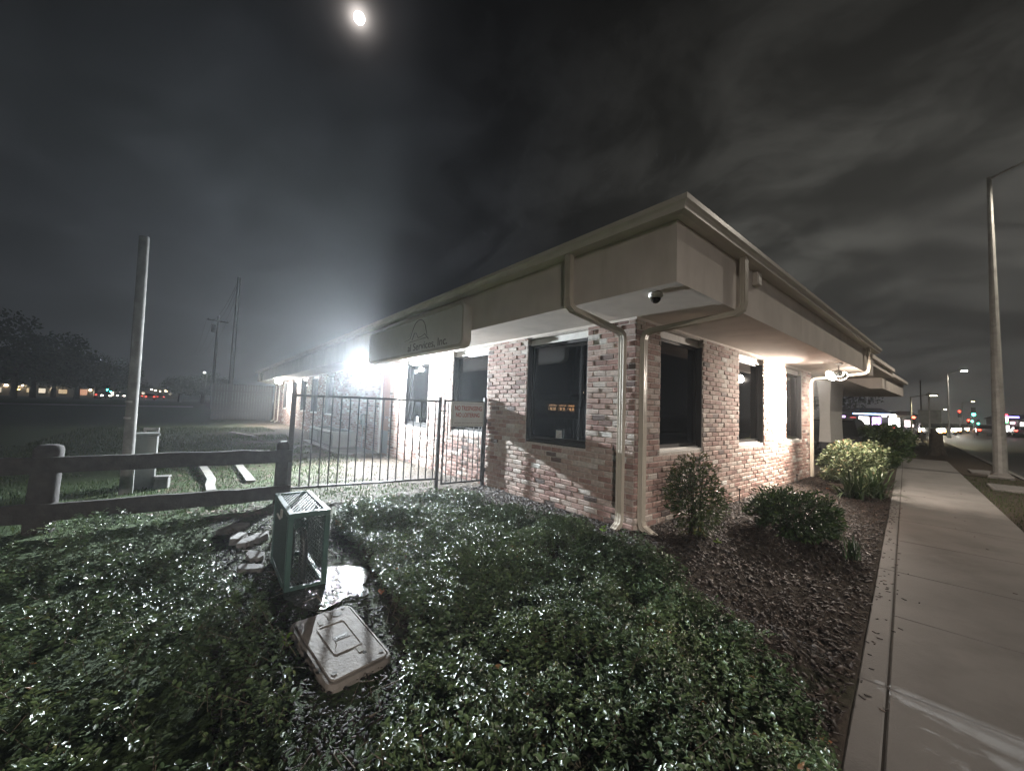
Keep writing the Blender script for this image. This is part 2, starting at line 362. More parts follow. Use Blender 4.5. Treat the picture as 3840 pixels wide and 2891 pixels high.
# glazing: a real clear pane over a dark room
def glassmat():
    m, t, b = newmat('dark window glass')
    t.nodes.remove(b); o = t.nodes['Material Output']
    gl = nd(t, 'ShaderNodeBsdfGlossy'); gl.inputs['Roughness'].default_value = 0.02; gl.inputs['Color'].default_value = (0.9, 0.92, 0.95, 1)
    tr = nd(t, 'ShaderNodeBsdfTransparent'); tr.inputs[0].default_value = (0.34, 0.35, 0.36, 1)
    fr = nd(t, 'ShaderNodeFresnel'); fr.inputs[0].default_value = 1.5
    mx = nd(t, 'ShaderNodeMixShader'); t.links.new(fr.outputs[0], mx.inputs[0]); t.links.new(tr.outputs[0], mx.inputs[1]); t.links.new(gl.outputs[0], mx.inputs[2])
    t.links.new(mx.outputs[0], o.inputs[0]); return m
M['glass'] = glassmat()
def watermat():
    m, t, b = newmat('muddy water'); b.inputs['Base Color'].default_value = (0.02, 0.017, 0.013, 1); b.inputs['Roughness'].default_value = 0.07
    n = nd(t, 'ShaderNodeTexNoise'); n.inputs['Scale'].default_value = 48; n.inputs['Detail'].default_value = 6
    bp = nd(t, 'ShaderNodeBump'); bp.inputs['Strength'].default_value = 0.7; bp.inputs['Distance'].default_value = 0.010
    tcn = nd(t, 'ShaderNodeTexCoord'); t.links.new(tcn.outputs['Object'], n.inputs['Vector'])
    t.links.new(n.outputs['Fac'], bp.inputs['Height']); t.links.new(bp.outputs[0], b.inputs['Normal']); return m
M['water'] = watermat()
LAMPW = emat('cool flood lens', (0.93, 0.97, 1.0), 90.0)
LAMPR = emat('warm flood lens', (1.0, 0.90, 0.80), 70.0)
def light(name, typ, loc, power, col, parent, radius=0.06, target=None, spot=None, blend=0.5):
    d = bpy.data.lights.new(name, typ); d.energy = power; d.color = col; d.shadow_soft_size = radius
    o = bpy.data.objects.new(name, d); COL.objects.link(o); o.parent = parent
    o.location = loc
    if typ == 'SPOT':
        d.spot_size = spot; d.spot_blend = blend
        o.rotation_euler = (Vector(target)-Vector(loc)).to_track_quat('-Z', 'Y').to_euler()
    return o

def fbm(x, y, s=1.0, o=4):
    return noise.fractal(Vector((x*s, y*s, 0.37)), 1.0, 2.0, o)
def smooth(a, b, x):
    t = min(1, max(0, (x-a)/(b-a))); return t*t*(3-2*t)
def tline(x, y): return y - (-2.068 + 0.0822*x)            # offset from the pavement's joint line
def gz(x, y):
    """height of the ground"""
    t = tline(x, y)
    if t > 0.12: z = -0.135 + 0.135*smooth(0.12, 1.5, t)
    elif t > -1.24: z = -0.23
    elif t > -2.4: z = -0.185
    elif t > -14.2: z = -0.46
    else: z = -0.2
    return z
def gzn(x, y):
    return gz(x, y) + (0.012*fbm(x, y, 2.2) + 0.02*fbm(x, y, 0.5) if abs(x) < 30 and -1 < tline(x, y) < 25 else 0)

# ---------------------------------------------------------------- ground, road, pavement
def axis(fine0, fine1, step, far):
    a = list(np.arange(fine0, fine1+1e-6, step)); d = step
    lo, hi = [], []
    x = fine0
    while x > -far: d *= 1.35; x -= d; lo.append(x)
    d = step; x = fine1
    while x < far: d *= 1.35; x += d; hi.append(x)
    return lo[::-1]+a+hi
GX = axis(-9, 14, 0.16, 1800)
# rows follow the pavement: t offsets with doubled rows at the steps
TT = axis(-3.4, 15, 0.16, 1800)
TT = sorted(set([round(t, 4) for t in TT if not any(abs(t-q) < 0.06 for q in (0.12, -1.24, -2.4, -14.2))] + [q+d for q in (0.12, -1.24, -2.4, -14.2) for d in (-0.012, 0.012)]))
gv = [(x, t-2.068+0.0822*x, 0) for t in TT for x in GX]
gv = [(x, y, gzn(x, y)) for (x, y, _) in gv]
nx = len(GX); gf = [(j*nx+i, j*nx+i+1, (j+1)*nx+i+1, (j+1)*nx+i) for j in range(len(TT)-1) for i in range(nx-1)]
def groundmat():
    m, t, b = newmat('earth and turf')
    tcn = nd(t, 'ShaderNodeTexCoord'); v = tcn.outputs['Object']
    def nz_(s, d=6, r=0.6):
        n = nd(t, 'ShaderNodeTexNoise'); n.inputs['Scale'].default_value = s; n.inputs['Detail'].default_value = d; n.inputs['Roughness'].default_value = r; t.links.new(v, n.inputs['Vector']); return n.outputs['Fac']
    r1 = nd(t, 'ShaderNodeValToRGB'); r1.color_ramp.elements[0].color = (0.022, 0.017, 0.013, 1); r1.color_ramp.elements[1].color = (0.085, 0.068, 0.052, 1)
    r1.color_ramp.elements[0].position = 0.3; r1.color_ramp.elements[1].position = 0.75; t.links.new(nz_(14, 8, 0.7), r1.inputs[0])
    r2_ = nd(t, 'ShaderNodeValToRGB'); r2_.color_ramp.elements[0].color = (0.018, 0.032, 0.012, 1); r2_.color_ramp.elements[1].color = (0.05, 0.078, 0.026, 1); t.links.new(nz_(30, 5), r2_.inputs[0])
    # turf grows in the open field, bare worn earth along the building
    sp = nd(t, 'ShaderNodeSeparateXYZ'); t.links.new(v, sp.inputs[0])
    a = nd(t, 'ShaderNodeMath', operation='MULTIPLY_ADD'); t.links.new(sp.outputs[0], a.inputs[0]); a.inputs[1].default_value = -0.42; a.inputs[2].default_value = -1.05
    c = nd(t, 'ShaderNodeMath', operation='MULTIPLY_ADD'); t.links.new(nz_(1.1, 5), c.inputs[0]); c.inputs[1].default_value = 2.6; t.links.new(a.outputs[0], c.inputs[2])
    cl2 = nd(t, 'ShaderNodeMath', operation='SUBTRACT', use_clamp=True); t.links.new(c.outputs[0], cl2.inputs[0]); cl2.inputs[1].default_value = 0.75
    mx = nd(t, 'ShaderNodeMix', data_type='RGBA'); t.links.new(cl2.outputs[0], mx.inputs[0]); t.links.new(r1.outputs[0], mx.inputs[6]); t.links.new(r2_.outputs[0], mx.inputs[7])
    t.links.new(mx.outputs[2], b.inputs['Base Color']); b.inputs['Roughness'].default_value = 0.95; b.inputs['Specular IOR Level'].default_value = 0.2
    bp = nd(t, 'ShaderNodeBump'); bp.inputs['Strength'].default_value = 0.9; bp.inputs['Distance'].default_value = 0.03; t.links.new(nz_(28, 8, 0.7), bp.inputs['Height']); t.links.new(bp.outputs[0], b.inputs['Normal'])
    return m
M['ground'] = groundmat()
setp(np_mesh('ground', gv, gf, M['ground'], smooth=True), kind='structure')
def strip(name, t0, t1, x0, x1, z, mat, kind='structure', thick=None, nseg=60):
    mb = MB()
    for i in range(nseg):
        xa = x0+(x1-x0)*i/nseg; xb = x0+(x1-x0)*(i+1)/nseg
        P = [(xa, t0), (xb, t0), (xb, t1), (xa, t1)]
        top = [Vector((x, t-2.068+0.0822*x, z)) for x, t in P]
        mb.add(top, [(0, 1, 2, 3)])
        if thick:
            lo_ = [v-Vector((0, 0, thick)) for v in top]
            mb.add([top[0], top[1], lo_[1], lo_[0]], [(0, 1, 2, 3)]); mb.add([top[2], top[3], lo_[3], lo_[2]], [(0, 1, 2, 3)])
            if i == nseg-1: mb.add([top[1], top[2], lo_[2], lo_[1]], [(0, 1, 2, 3)])
    o = mb.build(name, mat); o['kind'] = kind; return o
strip('road', -14.0, -2.56, -60, 400, -0.30, M['asphalt'])
# kerb with rounded top edge
mb = MB()
xs = list(np.linspace(-30, 40, 71))
for i in range(70):
    pr_ = [(-2.56, -0.44), (-2.56, -0.19), (-2.535, -0.165), (-2.42, -0.165), (-2.42, -0.44)]
    for k in range(4):
        (ta, za), (tb, zb) = pr_[k], pr_[k+1]
        mb.add([Vector((x, t-2.068+0.0822*x, z)) for x, t, z in ((xs[i], ta, za), (xs[i+1], ta, za), (xs[i+1], tb, zb), (xs[i], tb, zb))], [(0, 1, 2, 3)])
setp(mb.build('kerb', M['concrete']), kind='structure')
# pavement: edging strip, tooled joint, slabs split by grooves (real gaps 10 mm)
mb = MB()
def slab(x0, x1, t0, t1, z=-0.15, b=0.010):
    P = lambda x, t, zz: Vector((x - 0.0819*(t), t-2.068+0.0822*x, zz))
    o = [(x0, t0), (x1, t0), (x1, t1), (x0, t1)]; i_ = [(x0+b, t0+b), (x1-b, t0+b), (x1-b, t1-b), (x0+b, t1-b)]
    n = max(1, int((x1-x0)/0.4)); 
    vv = [P(x, t, z-0.07) for x, t in o]+[P(x, t, z-b) for x, t in o]+[P(x, t, z) for x, t in i_]
    mb.add(vv, [(0, 1, 5, 4), (1, 2, 6, 5), (2, 3, 7, 6), (3, 0, 4, 7), (4, 5, 9, 8), (5, 6, 10, 9), (6, 7, 11, 10), (7, 4, 8, 11), (8, 9, 10, 11)])
cracks = [-9.3, -7.9, -6.4, -4.9, -3.4, -2.0, -0.80, 0.36, 1.60, 3.05, 4.5, 6.0, 7.5, 9.0, 10.5, 12.0, 13.5, 15.0, 16.5, 18.0, 19.4]
for a, b_ in zip(cracks[:-1], cracks[1:]): slab(a+0.004, b_-0.004, -1.235, -0.005, b=.007)
for a, b_ in zip(cracks[0:-2:2], cracks[2::2]): slab(a+0.004, b_-0.004, 0.005, 0.122, b=.007)
setp(mb.build('sidewalk', M['concrete']), kind='structure')

setp(strip('joint_soil', -1.2, 0.1, -9, 19, -0.160, M['joint']), kind='structure')
# ---------------------------------------------------------------- the office building
ZS, ZF1 = 2.44, 2.967
OX, OY = -0.872, -0.927
ZSILL, ZH = 0.85, 2.395
LW = [(0.71, 1.87), (2.905, 4.065), (5.08, 6.23), (7.18, 7.89), (12.46, 13.62), (14.75, 15.95), (16.85, 18.05), (19.07, 20.2), (21.7, 22.8)]
RW = [(0.548, 1.70), (3.03, 4.18), (5.48, 6.62)]
YEND, XEND = 26.0, 7.36
bld = thing('office_building', 'low brick office building with wide taupe stucco eaves and dark windows', 'building')
BH, BLEN, DEP = 0.0678, 0.203, 0.11
def holes_at(wins, z0, z1, door=None):
    out = []
    for i, (a, b_) in enumerate(wins):
        lo_ = -0.05 if door == i else ZSILL
        if z1 > lo_+0.02 and z0 < ZH-0.02: out.append((a, b_))
    return out
wall = MB()
def brick(axis_, u0, u1, z0, z1, depth, near=True):
    t = rnd.random()
    tone = min(1, max(0, rnd.betavariate(2.0, 2.3)+.22*fbm(u0+(9 if axis_ == 'x' else 0), z0, 1.1, 3))) if t > 0.08 else (rnd.uniform(0.88, 1.0) if t > 0.045 else rnd.uniform(0, 0.12))
    j = rnd.uniform(-0.0045, 0.0055); g = 0.0045
    u0 += g + rnd.uniform(-.0015, .002); u1 -= g + rnd.uniform(-.0015, .002); z0 += g + rnd.uniform(-.001, .0015); z1 -= g+rnd.uniform(-.001, .0015)
    if u1-u0 < 0.015: return
    b = rnd.uniform(0.004, 0.009)
    if axis_ == 'y': a = (j-0.004, depth, u0, u1, z0, z1)
    else: a = (u0, u1, j-0.004, depth, z0, z1)
    if near:
        n0 = len(wall.v); wall.cbox(*a, b=b, tone=tone)
        for q in range(n0, len(wall.v)):
            x, y, z = wall.v[q]
            w_ = 0.0035; dx = noise.noise(Vector((x*17, y*17, z*17)))*w_; dz = noise.noise(Vector((x*17+9, y*17, z*17)))*w_
            wall.v[q] = (x+dx, y+dx, z+dz)
    else: wall.box(*a, tone=tone)
def laywall(axis_, u_end, wins, door, near_to):
    nrow = 40; zb = -0.27
    for r in range(nrow):
        z0 = zb+r*BH; z1 = z0+BH
        if z0 >= ZS-0.02: break
        z1 = min(z1, ZS-0.004)
        hs = holes_at(wins, z0, z1, door)
        segs = []; cur = 0.0
        for a, b_ in hs: segs.append((cur, a)); cur = b_
        segs.append((cur, u_end))
        off = BLEN/2*(r % 2) + (BLEN*0.5 if axis_ == 'x' else 0)
        for s0, s1 in segs:
            u = math.floor((s0-off)/BLEN)*BLEN+off
            while u < s1-0.004:
                a, b_ = max(u, s0), min(u+BLEN, s1)
                if b_-a > 0.03 or (b_ == s1 and b_-a > .012): brick(axis_, a if a > 0 else (0.002 if axis_ == 'x' else 0.0), b_, z0, z1, DEP, near=(a < near_to))
                u += BLEN
laywall('y', YEND, LW, 3, 8.0)
# right wall starts behind the corner bricks
nb0 = len(wall.v); laywall('x', XEND, RW, None, 9.0)
w_o = wall.build('brick_facade', M['brick'], bld, tone=True)
# mortar bed: panels with the same openings, 6 mm behind the brick faces
mo = MB()
def mortar(axis_, u_end, wins, door):
    ed = sorted(set([0.006, u_end]+[q for w in wins for q in w]))
    for a, b_ in zip(ed[:-1], ed[1:]):
        wi = [i for i, w in enumerate(wins) if abs(w[0]-a) < 1e-6]
        spans = [(-0.3, ZS-0.003)]
        if wi: spans = [(ZH-0.0, ZS-0.003)] if door == wi[0] else [(-0.3, ZSILL-0.006), (ZH, ZS-0.003)]
        for z0, z1 in spans:
            if axis_ == 'y': mo.box(0.007, 0.14, a, b_, z0, z1)
            else: mo.box(a, b_, 0.007, 0.14, z0, z1)
mortar('y', YEND, LW, 3); mortar('x', XEND, RW, None)
mo.build('mortar_bed', M['mortar'], w_o)
# inner shell so that rooms are dark boxes
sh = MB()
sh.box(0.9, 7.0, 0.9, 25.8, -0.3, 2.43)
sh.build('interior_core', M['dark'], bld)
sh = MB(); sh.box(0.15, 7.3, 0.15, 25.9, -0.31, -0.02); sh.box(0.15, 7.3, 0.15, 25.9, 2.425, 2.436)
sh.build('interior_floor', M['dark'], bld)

def window(axis_, a, b_, blind=None, sticker=None, sillm='white'):
    def BX(mb_, u0, u1, d0, d1, z0, z1, **k):
        if axis_ == 'y': mb_.box(d0, d1, u0, u1, z0, z1, **k)
        else: mb_.box(u0, u1, d0, d1, z0, z1, **k)
    f = MB(); fw = 0.045; D0, D1 = 0.085, 0.135
    z0, z1 = ZSILL+0.04, ZH-0.085
    BX(f, a+0.002, a+fw, D0, D1, z0, z1); BX(f, b_-fw, b_-0.002, D0, D1, z0, z1)
    BX(f, a+fw, b_-fw, D0+.002, D1, z0, z0+fw); BX(f, a+fw, b_-fw, D0+.002, D1, z1-fw, z1)
    BX(f, a+0.0005, a+0.016, 0.012, 0.0848, ZSILL+.024, ZH-.0965); BX(f, b_-0.016, b_-0.0005, 0.012, 0.0848, ZSILL+.024, ZH-.0965)
    fo = f.build('window', M['bronze'], bld)
    g = MB(); BX(g, a+fw-.004, b_-fw+.004, 0.112, 0.116, z0+fw-.004, z1-fw+.004); g.build('pane', M['glass'], fo)
    h = MB(); BX(h, a+0.002, b_-0.002, 0.070, 0.14, z1+0.001, ZH-0.002); BX(h, a+0.002, b_-0.002, 0.055, 0.0698, z1-0.012, z1+0.012)
    h.build('header_trim', M['white'], fo)
    s = MB(); BX(s, a+0.003, b_-0.003, 0.012, 0.14, ZSILL-0.004, ZSILL+0.022); BX(s, a+.003, b_-.003, 0.06, 0.14, ZSILL+.0222, z0-0.0005)
    s.build('sill', M[sillm], fo)
    if blind == 'slats':
        m = MB(); n = 52
        for i in range(n):
            zc_ = z0+0.05+(z1-z0-0.13)*i/(n-1)
            if axis_ == 'x': m.box(a+.05, b_-.05, -0.011, 0.011, -0.0008, 0.0008, M=Matrix.Translation((0, 0.165, zc_)) @ Matrix.Rotation(R(-38), 4, 'X'))
            else: m.box(-0.011, 0.011, a+.05, b_-.05, -0.0008, 0.0008, M=Matrix.Translation((0.165, 0, zc_)) @ Matrix.Rotation(R(38), 4, 'Y'))
        BX(m, a+.05, b_-.05, 0.15, 0.18, z1-.09, z1-.05); m.build('blind', M['blind'], fo)
    if blind == 'roller':
        m = MB()
        if axis_ == 'y': m.cyl((0.19, a+.05, z1-.2), (0.19, a+0.62, z1-.2), 0.055, n=14)
        m.build('blind', M['blind'], fo, smooth=True)
    if blind == 'reflection':  # folded sheet added behind the pane to stand for a pale reflection
        m = MB(); n = 24
        pts = []
        for i in range(n+1):
            u = a+.05+0.50*i/n; pts.append((0.20+0.018*math.sin(i*1.9), u))
        for i in range(n):
            (d0, u0), (d1, u1) = pts[i], pts[i+1]
            q = [(d0, u0, z0+.05), (d1, u1, z0+.05), (d1, u1, z1-.05), (d0, u0, z1-.05)]
            m.add(q, [(0, 1, 2, 3)])
        m.build('reflection_sheet', M['greybox'], fo)
    if sticker:
        m = MB(); u, z = sticker; BX(m, u-.055, u+.055, 0.108, 0.1115, z-.06, z+.06); m.build('window_sticker', M['paper'], fo)
        m = MB()
        for k in range(3): BX(m, u-.04, u+.03-.02*k, 0.1062, 0.1078, z-.035+.02*k, z-.027+.02*k)
        m.build('sticker_print', M['inkgrey'], fo)
    return fo
for i, (a, b_) in enumerate(LW):
    if i == 3: continue
    window('y', a, b_, blind={1: 'reflection', 2: 'roller'}.get(i), sticker={0: (1.28, 0.985), 2: (5.75, 1.0)}.get(i), sillm='bronze' if i in (0, 2) else 'white')
for i, (a, b_) in enumerate(RW):
    window('x', a, b_, blind={1: 'slats'}.get(i))
# door in the long wall
d = MB(); a, b_ = LW[3]
d.box(0.06, 0.12, a+.05, b_-.05, -0.02, 2.12)
do = d.build('door', M['door'], bld)
d = MB(); d.box(0.03, 0.13, a+.002, a+.05, -0.05, 2.17); d.box(0.03, 0.13, b_-.05, b_-.002, -0.05, 2.17); d.box(0.032, 0.13, a+.05, b_-.05, 2.121, 2.17); d.box(0.045, 0.13, a+.002, b_-.002, 2.171, ZH-.002)
d.build('door_frame', M['white'], do)
d = MB(); d.cyl((0.06, a+.12, .98), (0.0, a+.12, .98), .012); d.cyl((0.005, a+.12, .98), (-0.03, a+.12, .98), .03); d.build('door_handle', M['steel'], do, smooth=True)
d = MB(); d.box(0.052, 0.06, a+.1, b_-.1, 0.02, 0.62); d.build('kick_panel', M['greybox'], do)

# eaves: soffit, fascia box, gutter
e = MB()
e.box(OX+0.002, 0.13, OY+0.03, YEND+0.9, ZS, ZS+0.012); e.box(0.1302, XEND+0.9, OY+0.002, 0.13, ZS, ZS+0.0118)
e.build('soffit', M['stucco'], bld)
e = MB()
e.box(OX, OX+0.06, OY, YEND+0.93, ZS-0.012, ZF1); e.box(OX+0.0602, 8.66, OY, OY+0.06, ZS-0.012, ZF1)
e.box(OX+0.01, OX+0.055, OY+.062, OY+.064, ZS, ZS+.01)
e.build('fascia', M['stucco'], bld)
e = MB(); e.box(-0.012, 0.018, -0.012, YEND, ZS-0.028, ZS-0.0004); e.box(0.0182, XEND, -0.0122, 0.018, ZS-0.028, ZS-0.0006)
e.build('wall_top_moulding', M['stucco'], bld)
# K-style gutter swept round the corner
prof = [(0.002, 2.956), (0.075, 2.954), (0.125, 2.962), (0.128, 2.985), (0.140, 3.005), (0.160, 3.022), (0.164, 3.060), (0.154, 3.060), (0.150, 3.030), (0.118, 3.0), (0.112, 2.972), (0.006, 2.966)]
path = [(OX, YEND+0.93), (OX, OY), (8.72, OY)]
e = MB(); vv = []
for i, (x, y) in enumerate(path):
    for (o_, z) in prof:
        if i == 0: vv.append((x-o_, y, z))
        elif i == 1: vv.append((x-o_, y-o_, z))
        else: vv.append((x, y-o_, z))
n = len(prof)
e.add(vv, [(i*n+k, i*n+(k+1) % n, (i+1)*n+(k+1) % n, (i+1)*n+k) for i in range(2) for k in range(n)] + [tuple(range(n)), tuple(range(2*n, 3*n))])
gut = e.build('gutter', M['gutter'], bld)
for y in (3.2, 6.4, 9.6): e = MB(); e.box(OX-.1655, OX-.12, y, y+.03, 3.02, 3.0615); e.build('gutter_joint', M['gutter'], gut)
for x in (2.2, 5.2): e = MB(); e.box(x, x+.03, OY-.1655, OY-.12, 3.02, 3.0615); e.build('gutter_joint', M['gutter'], gut)
e = MB(); rx, ry = OX-0.10, OY-0.10
e.add([(rx, ry, 3.045), (8.74, ry, 3.045), (8.74, 4.0, 3.9), (3.6, 4.0, 3.9), (3.6, 26, 3.9), (rx, 27.0, 3.045), (8.74, 26, 3.9)], [(0, 1, 2, 3), (0, 3, 4, 5), (3, 2, 6, 4)])
e.build('roof', M['roof'], bld)

def spout(name_pts, wd):
    m = MB(); m.rectpipe(name_pts, wd, None, 0.078, 0.056); return m
# left face, near the corner
p = [(-0.945, 0.205, 2.965), (-0.945, 0.203, 2.50), (-0.930, 0.20, 2.425), (-0.875, 0.195, 2.385), (-0.12, 0.155, 2.275), (-0.065, 0.150, 2.245), (-0.046, 0.15, 2.18), (-0.046, 0.15, 0.13), (-0.062, 0.15, 0.06), (-0.15, 0.15, 0.0)]
sp1 = spout(p, (0, 1, 0)).build('downspout', M['spout'], bld)
p = [(0.37, -1.0, 2.965), (0.365, -1.0, 2.50), (0.362, -0.985, 2.425), (0.355, -0.93, 2.385), (0.105, -0.12, 2.275), (0.095, -0.065, 2.245), (0.09, -0.046, 2.18), (0.09, -0.046, 0.12), (0.092, -0.062, 0.05), (0.12, -0.20, -0.03)]
sp2 = spout(p, (1, 0, 0)).build('downspout', M['spout'], bld)
p = [(7.55, -1.0, 2.965), (7.55, -1.0, 2.50), (7.545, -0.985, 2.425), (7.54, -0.93, 2.385), (7.22, -0.12, 2.275), (7.20, -0.065, 2.24), (7.19, -0.046, 2.18), (7.19, -0.046, -0.05)]
spout(p, (1, 0, 0)).build('downspout', M['spout'], bld)
for y in (23.9, 25.2):
    spout([(-0.945, y, 2.965), (-0.945, y, 2.5), (-0.9, y, 2.4), (-0.12, y, 2.27), (-0.046, y, 2.18), (-0.046, y, 0.12), (-0.2, y, 0.0)], (0, 1, 0)).build('downspout', M['spout'], bld)
# far end on the street side: set-back brick return, stucco column, rear canopy
e = MB(); e.box(7.45, 8.25, 0.28, 0.6, -0.2, 2.43); 
for r in range(39):
    for k in range(4):
        z0 = -0.2+r*BH; u0 = 7.45+k*BLEN - (BLEN/2 if r % 2 else 0); u1 = min(8.25, u0+BLEN); u0 = max(7.45, u0)
        if u1-u0 > .02 and z0+BH < 2.43: e.box(u0+.004, u1-.004, 0.27, 0.285, z0+.004, z0+BH-.004, tone=rnd.betavariate(2, 2))
e.build('set_back_wall', M['brick'], bld, tone=True)
e = MB(); e.box(7.37, 7.45, 0.13, 0.3, -0.2, 2.435); e.box(7.37, 20.0, 3.0, 3.2, -0.3, 2.44); e.build('recess_wall', M['greybox'], bld)
e = MB()   # flared column; the black block under it stands for shadow
zs_ = [0.70, 1.0, 1.35, 1.7, 2.05, 2.44]; fl = [0.02, 0.008, 0.0, 0.006, 0.02, 0.045]
vv = []
for z, f_ in zip(zs_, fl):
    for (sx, sy) in ((0, 0), (1, 0), (1, 1), (0, 1)):
        vv.append((10.0-f_+(1.55+2*f_)*sx, 0.155-f_+(0.23+2*f_)*sy, z))
fs = [(i*4+k, i*4+(k+1) % 4, (i+1)*4+(k+1) % 4, (i+1)*4+k) for i in range(5) for k in range(4)]+[(0, 1, 2, 3), (20, 21, 22, 23)]
e.add(vv, fs); co = e.build('column', M['column'], bld, smooth=False)
e = MB(); e.box(10.03, 11.52, 0.18, 0.36, -0.3, 0.699); e.build('column_shadow_block', M['dark'], co)
e = MB(); e.box(13.74, 19.5, -0.52, 3.0, 2.44, 2.95); e.box(13.60, 19.6, -0.66, 3.0, 2.951, 3.06); e.build('canopy', M['stucco'], bld)
e = MB(); e.box(8.3, 13.739, -0.78, 3.0, 2.80, 2.95); e.box(8.28, 13.6, -0.84, 2.99, 2.951, 3.05); e.build('rear_eave', M['stucco'], bld)
e = MB(); e.box(8.25, 13.735, -0.2, 3.0, 2.44, 2.452); e.build('rear_soffit', M['stucco'], bld)

# junction box, camera dome, vents
jb = thing('junction_box', 'small square grey box under the gutter on the street-side fascia', 'electrical box', (0.86, OY-0.03, 2.86))
m = MB(); m.cbox(-.06, .06, -.03, .028, -.075, .075, b=.006); m.build('box_body', M['stucco'], jb)
m = MB(); m.cbox(-.05, .05, -.036, -.0302, -.065, .065, b=.003); m.build('box_cover', M['gutter'], jb)
dc = thing('security_camera', 'white dome security camera under the corner of the soffit', 'camera', (-0.66, -0.62, ZS))
m = MB(); m.cyl((0, 0, 0), (0, 0, -.028), .062, .066, n=24); m.cyl((0, 0, -.0281), (0, 0, -.05), .066, .055, n=24); m.build('camera_base', M['white'], dc, smooth=True)
m = MB(); rr = [(.046*math.cos(R(a_)), -.05-.046*math.sin(R(a_))) for a_ in (0, 20, 40, 60, 80)]
for (ra, za), (rb, zb) in zip(rr[:-1], rr[1:]): m.cyl((0, 0, za), (0, 0, zb), ra, rb, n=20, cap=False)
m.build('camera_dome', M['dome'], dc, smooth=True)
e2 = MB()
for y in (0.9, 2.9): e2.box(-.50, -.30, y, y+.1, ZS-.006, ZS-.0005)

# ---------------------------------------------------------------- text helper (flat mesh lettering with a little thickness)
def text_mesh(name, body, size, mat, parent, Mx, width=None, font_bold=False, depth=0.001, align='LEFT'):
    cu = bpy.data.curves.new(name, 'FONT'); cu.body = body; cu.size = size; cu.extrude = depth; cu.align_x = align
    if font_bold: cu.offset = size*0.018
    to = bpy.data.objects.new(name+'_tmp', cu); COL.objects.link(to)
    bpy.context.view_layer.update()
    me = bpy.data.meshes.new_from_object(to.evaluated_get(bpy.context.evaluated_depsgraph_get()))
    bpy.data.objects.remove(to)
    xs_ = [v.co.x for v in me.vertices]; w0 = max(xs_)-min(xs_); sx = width/w0 if width else 1.0; cx_ = (max(xs_)+min(xs_))/2 if width else 0
    for v in me.vertices: v.co = Mx @ Vector(((v.co.x-cx_)*sx, v.co.y, v.co.z))
    me.materials.clear(); me.materials.append(mat)
    o = bpy.data.objects.new(name, me); COL.objects.link(o); o.parent = parent
    return o

# ---------------------------------------------------------------- sign cabinet on the eaves
sg = thing('sign_cabinet', 'pale rounded sign box with dark lettering on the long eaves', 'sign', (-0.873, 4.2, 2.52))
def rrect(y0, y1, z0, z1, r, n=6):
    pts = []
    for (cy, cz, a0) in ((y1-r, z1-r, 0), (y0+r, z1-r, 90), (y0+r, z0+r, 180), (y1-r, z0+r, 270)):
        for i in range(n+1):
            a_ = R(a0+90*i/n); pts.append((0, cy+r*math.cos(a_), cz+r*math.sin(a_)))
    return pts
Y0, Y1, Z0, Z1 = -2.07, 1.85, -0.335, 0.335
m = MB(); outer = rrect(Y0, Y1, Z0, Z1, .12); inner = rrect(Y0+.05, Y1-.05, Z0+.05, Z1-.05, .09); k = len(outer)
ou = lambda x, L_: [(x, p_[1], p_[2]) for p_ in L_]
vv = ou(0.0, outer)+ou(-.12, outer)+ou(-.135, rrect(Y0+.012, Y1-.012, Z0+.012, Z1-.012, .11))+ou(-.135, inner)+ou(-.118, inner)
m.add(vv, [(r_*k+i, r_*k+(i+1) % k, (r_+1)*k+(i+1) % k, (r_+1)*k+i) for r_ in range(4) for i in range(k)])
m.build('sign_rim', M['signrim'], sg)
m = MB(); m.add(ou(-.119, inner), [tuple(range(k))]); m.build('sign_face', M['signbox'], sg)
# lettering reads along -Y (from the left end of the facade towards the corner)
Ml = Matrix(((0, 0, -1, -.1215), (-1, 0, 0, 0), (0, 1, 0, 0), (0, 0, 0, 1)))
text_mesh('sign_lettering', 'al Services, Inc.', 0.185, M['inkgrey'], sg, Matrix.Translation((0, -0.90, -0.25)) @ Ml, width=1.40)
m = MB(); arc = [(-.1215, -.62+.26*math.cos(R(a_)), 0.02+.25*math.sin(R(a_))) for a_ in range(10, 175, 11)]
m.tube([( -.1215, -.05, -.05), (-.1215, -.28, -.02)] + arc[2:] + [(-.1215, -.93, -.04)], [.004, .006]+[.007]*(len(arc)-2)+[.004], n=6)
m.tube([(-.1215, -.36, -.06), (-.1215, -.45, 0.06), (-.1215, -.52, 0.05), (-.1215, -.60, -.04), (-.1215, -.72, -.03), (-.1215, -.84, .0), (-.1215, -.98, -.10)], .006, n=6)
m.tube([(-.1215, -.25, -.085), (-.1215, -.6, -.075), (-.1215, -.95, -.065)], .004, n=6)
m.build('sign_emblem', M['inkgrey'], sg)

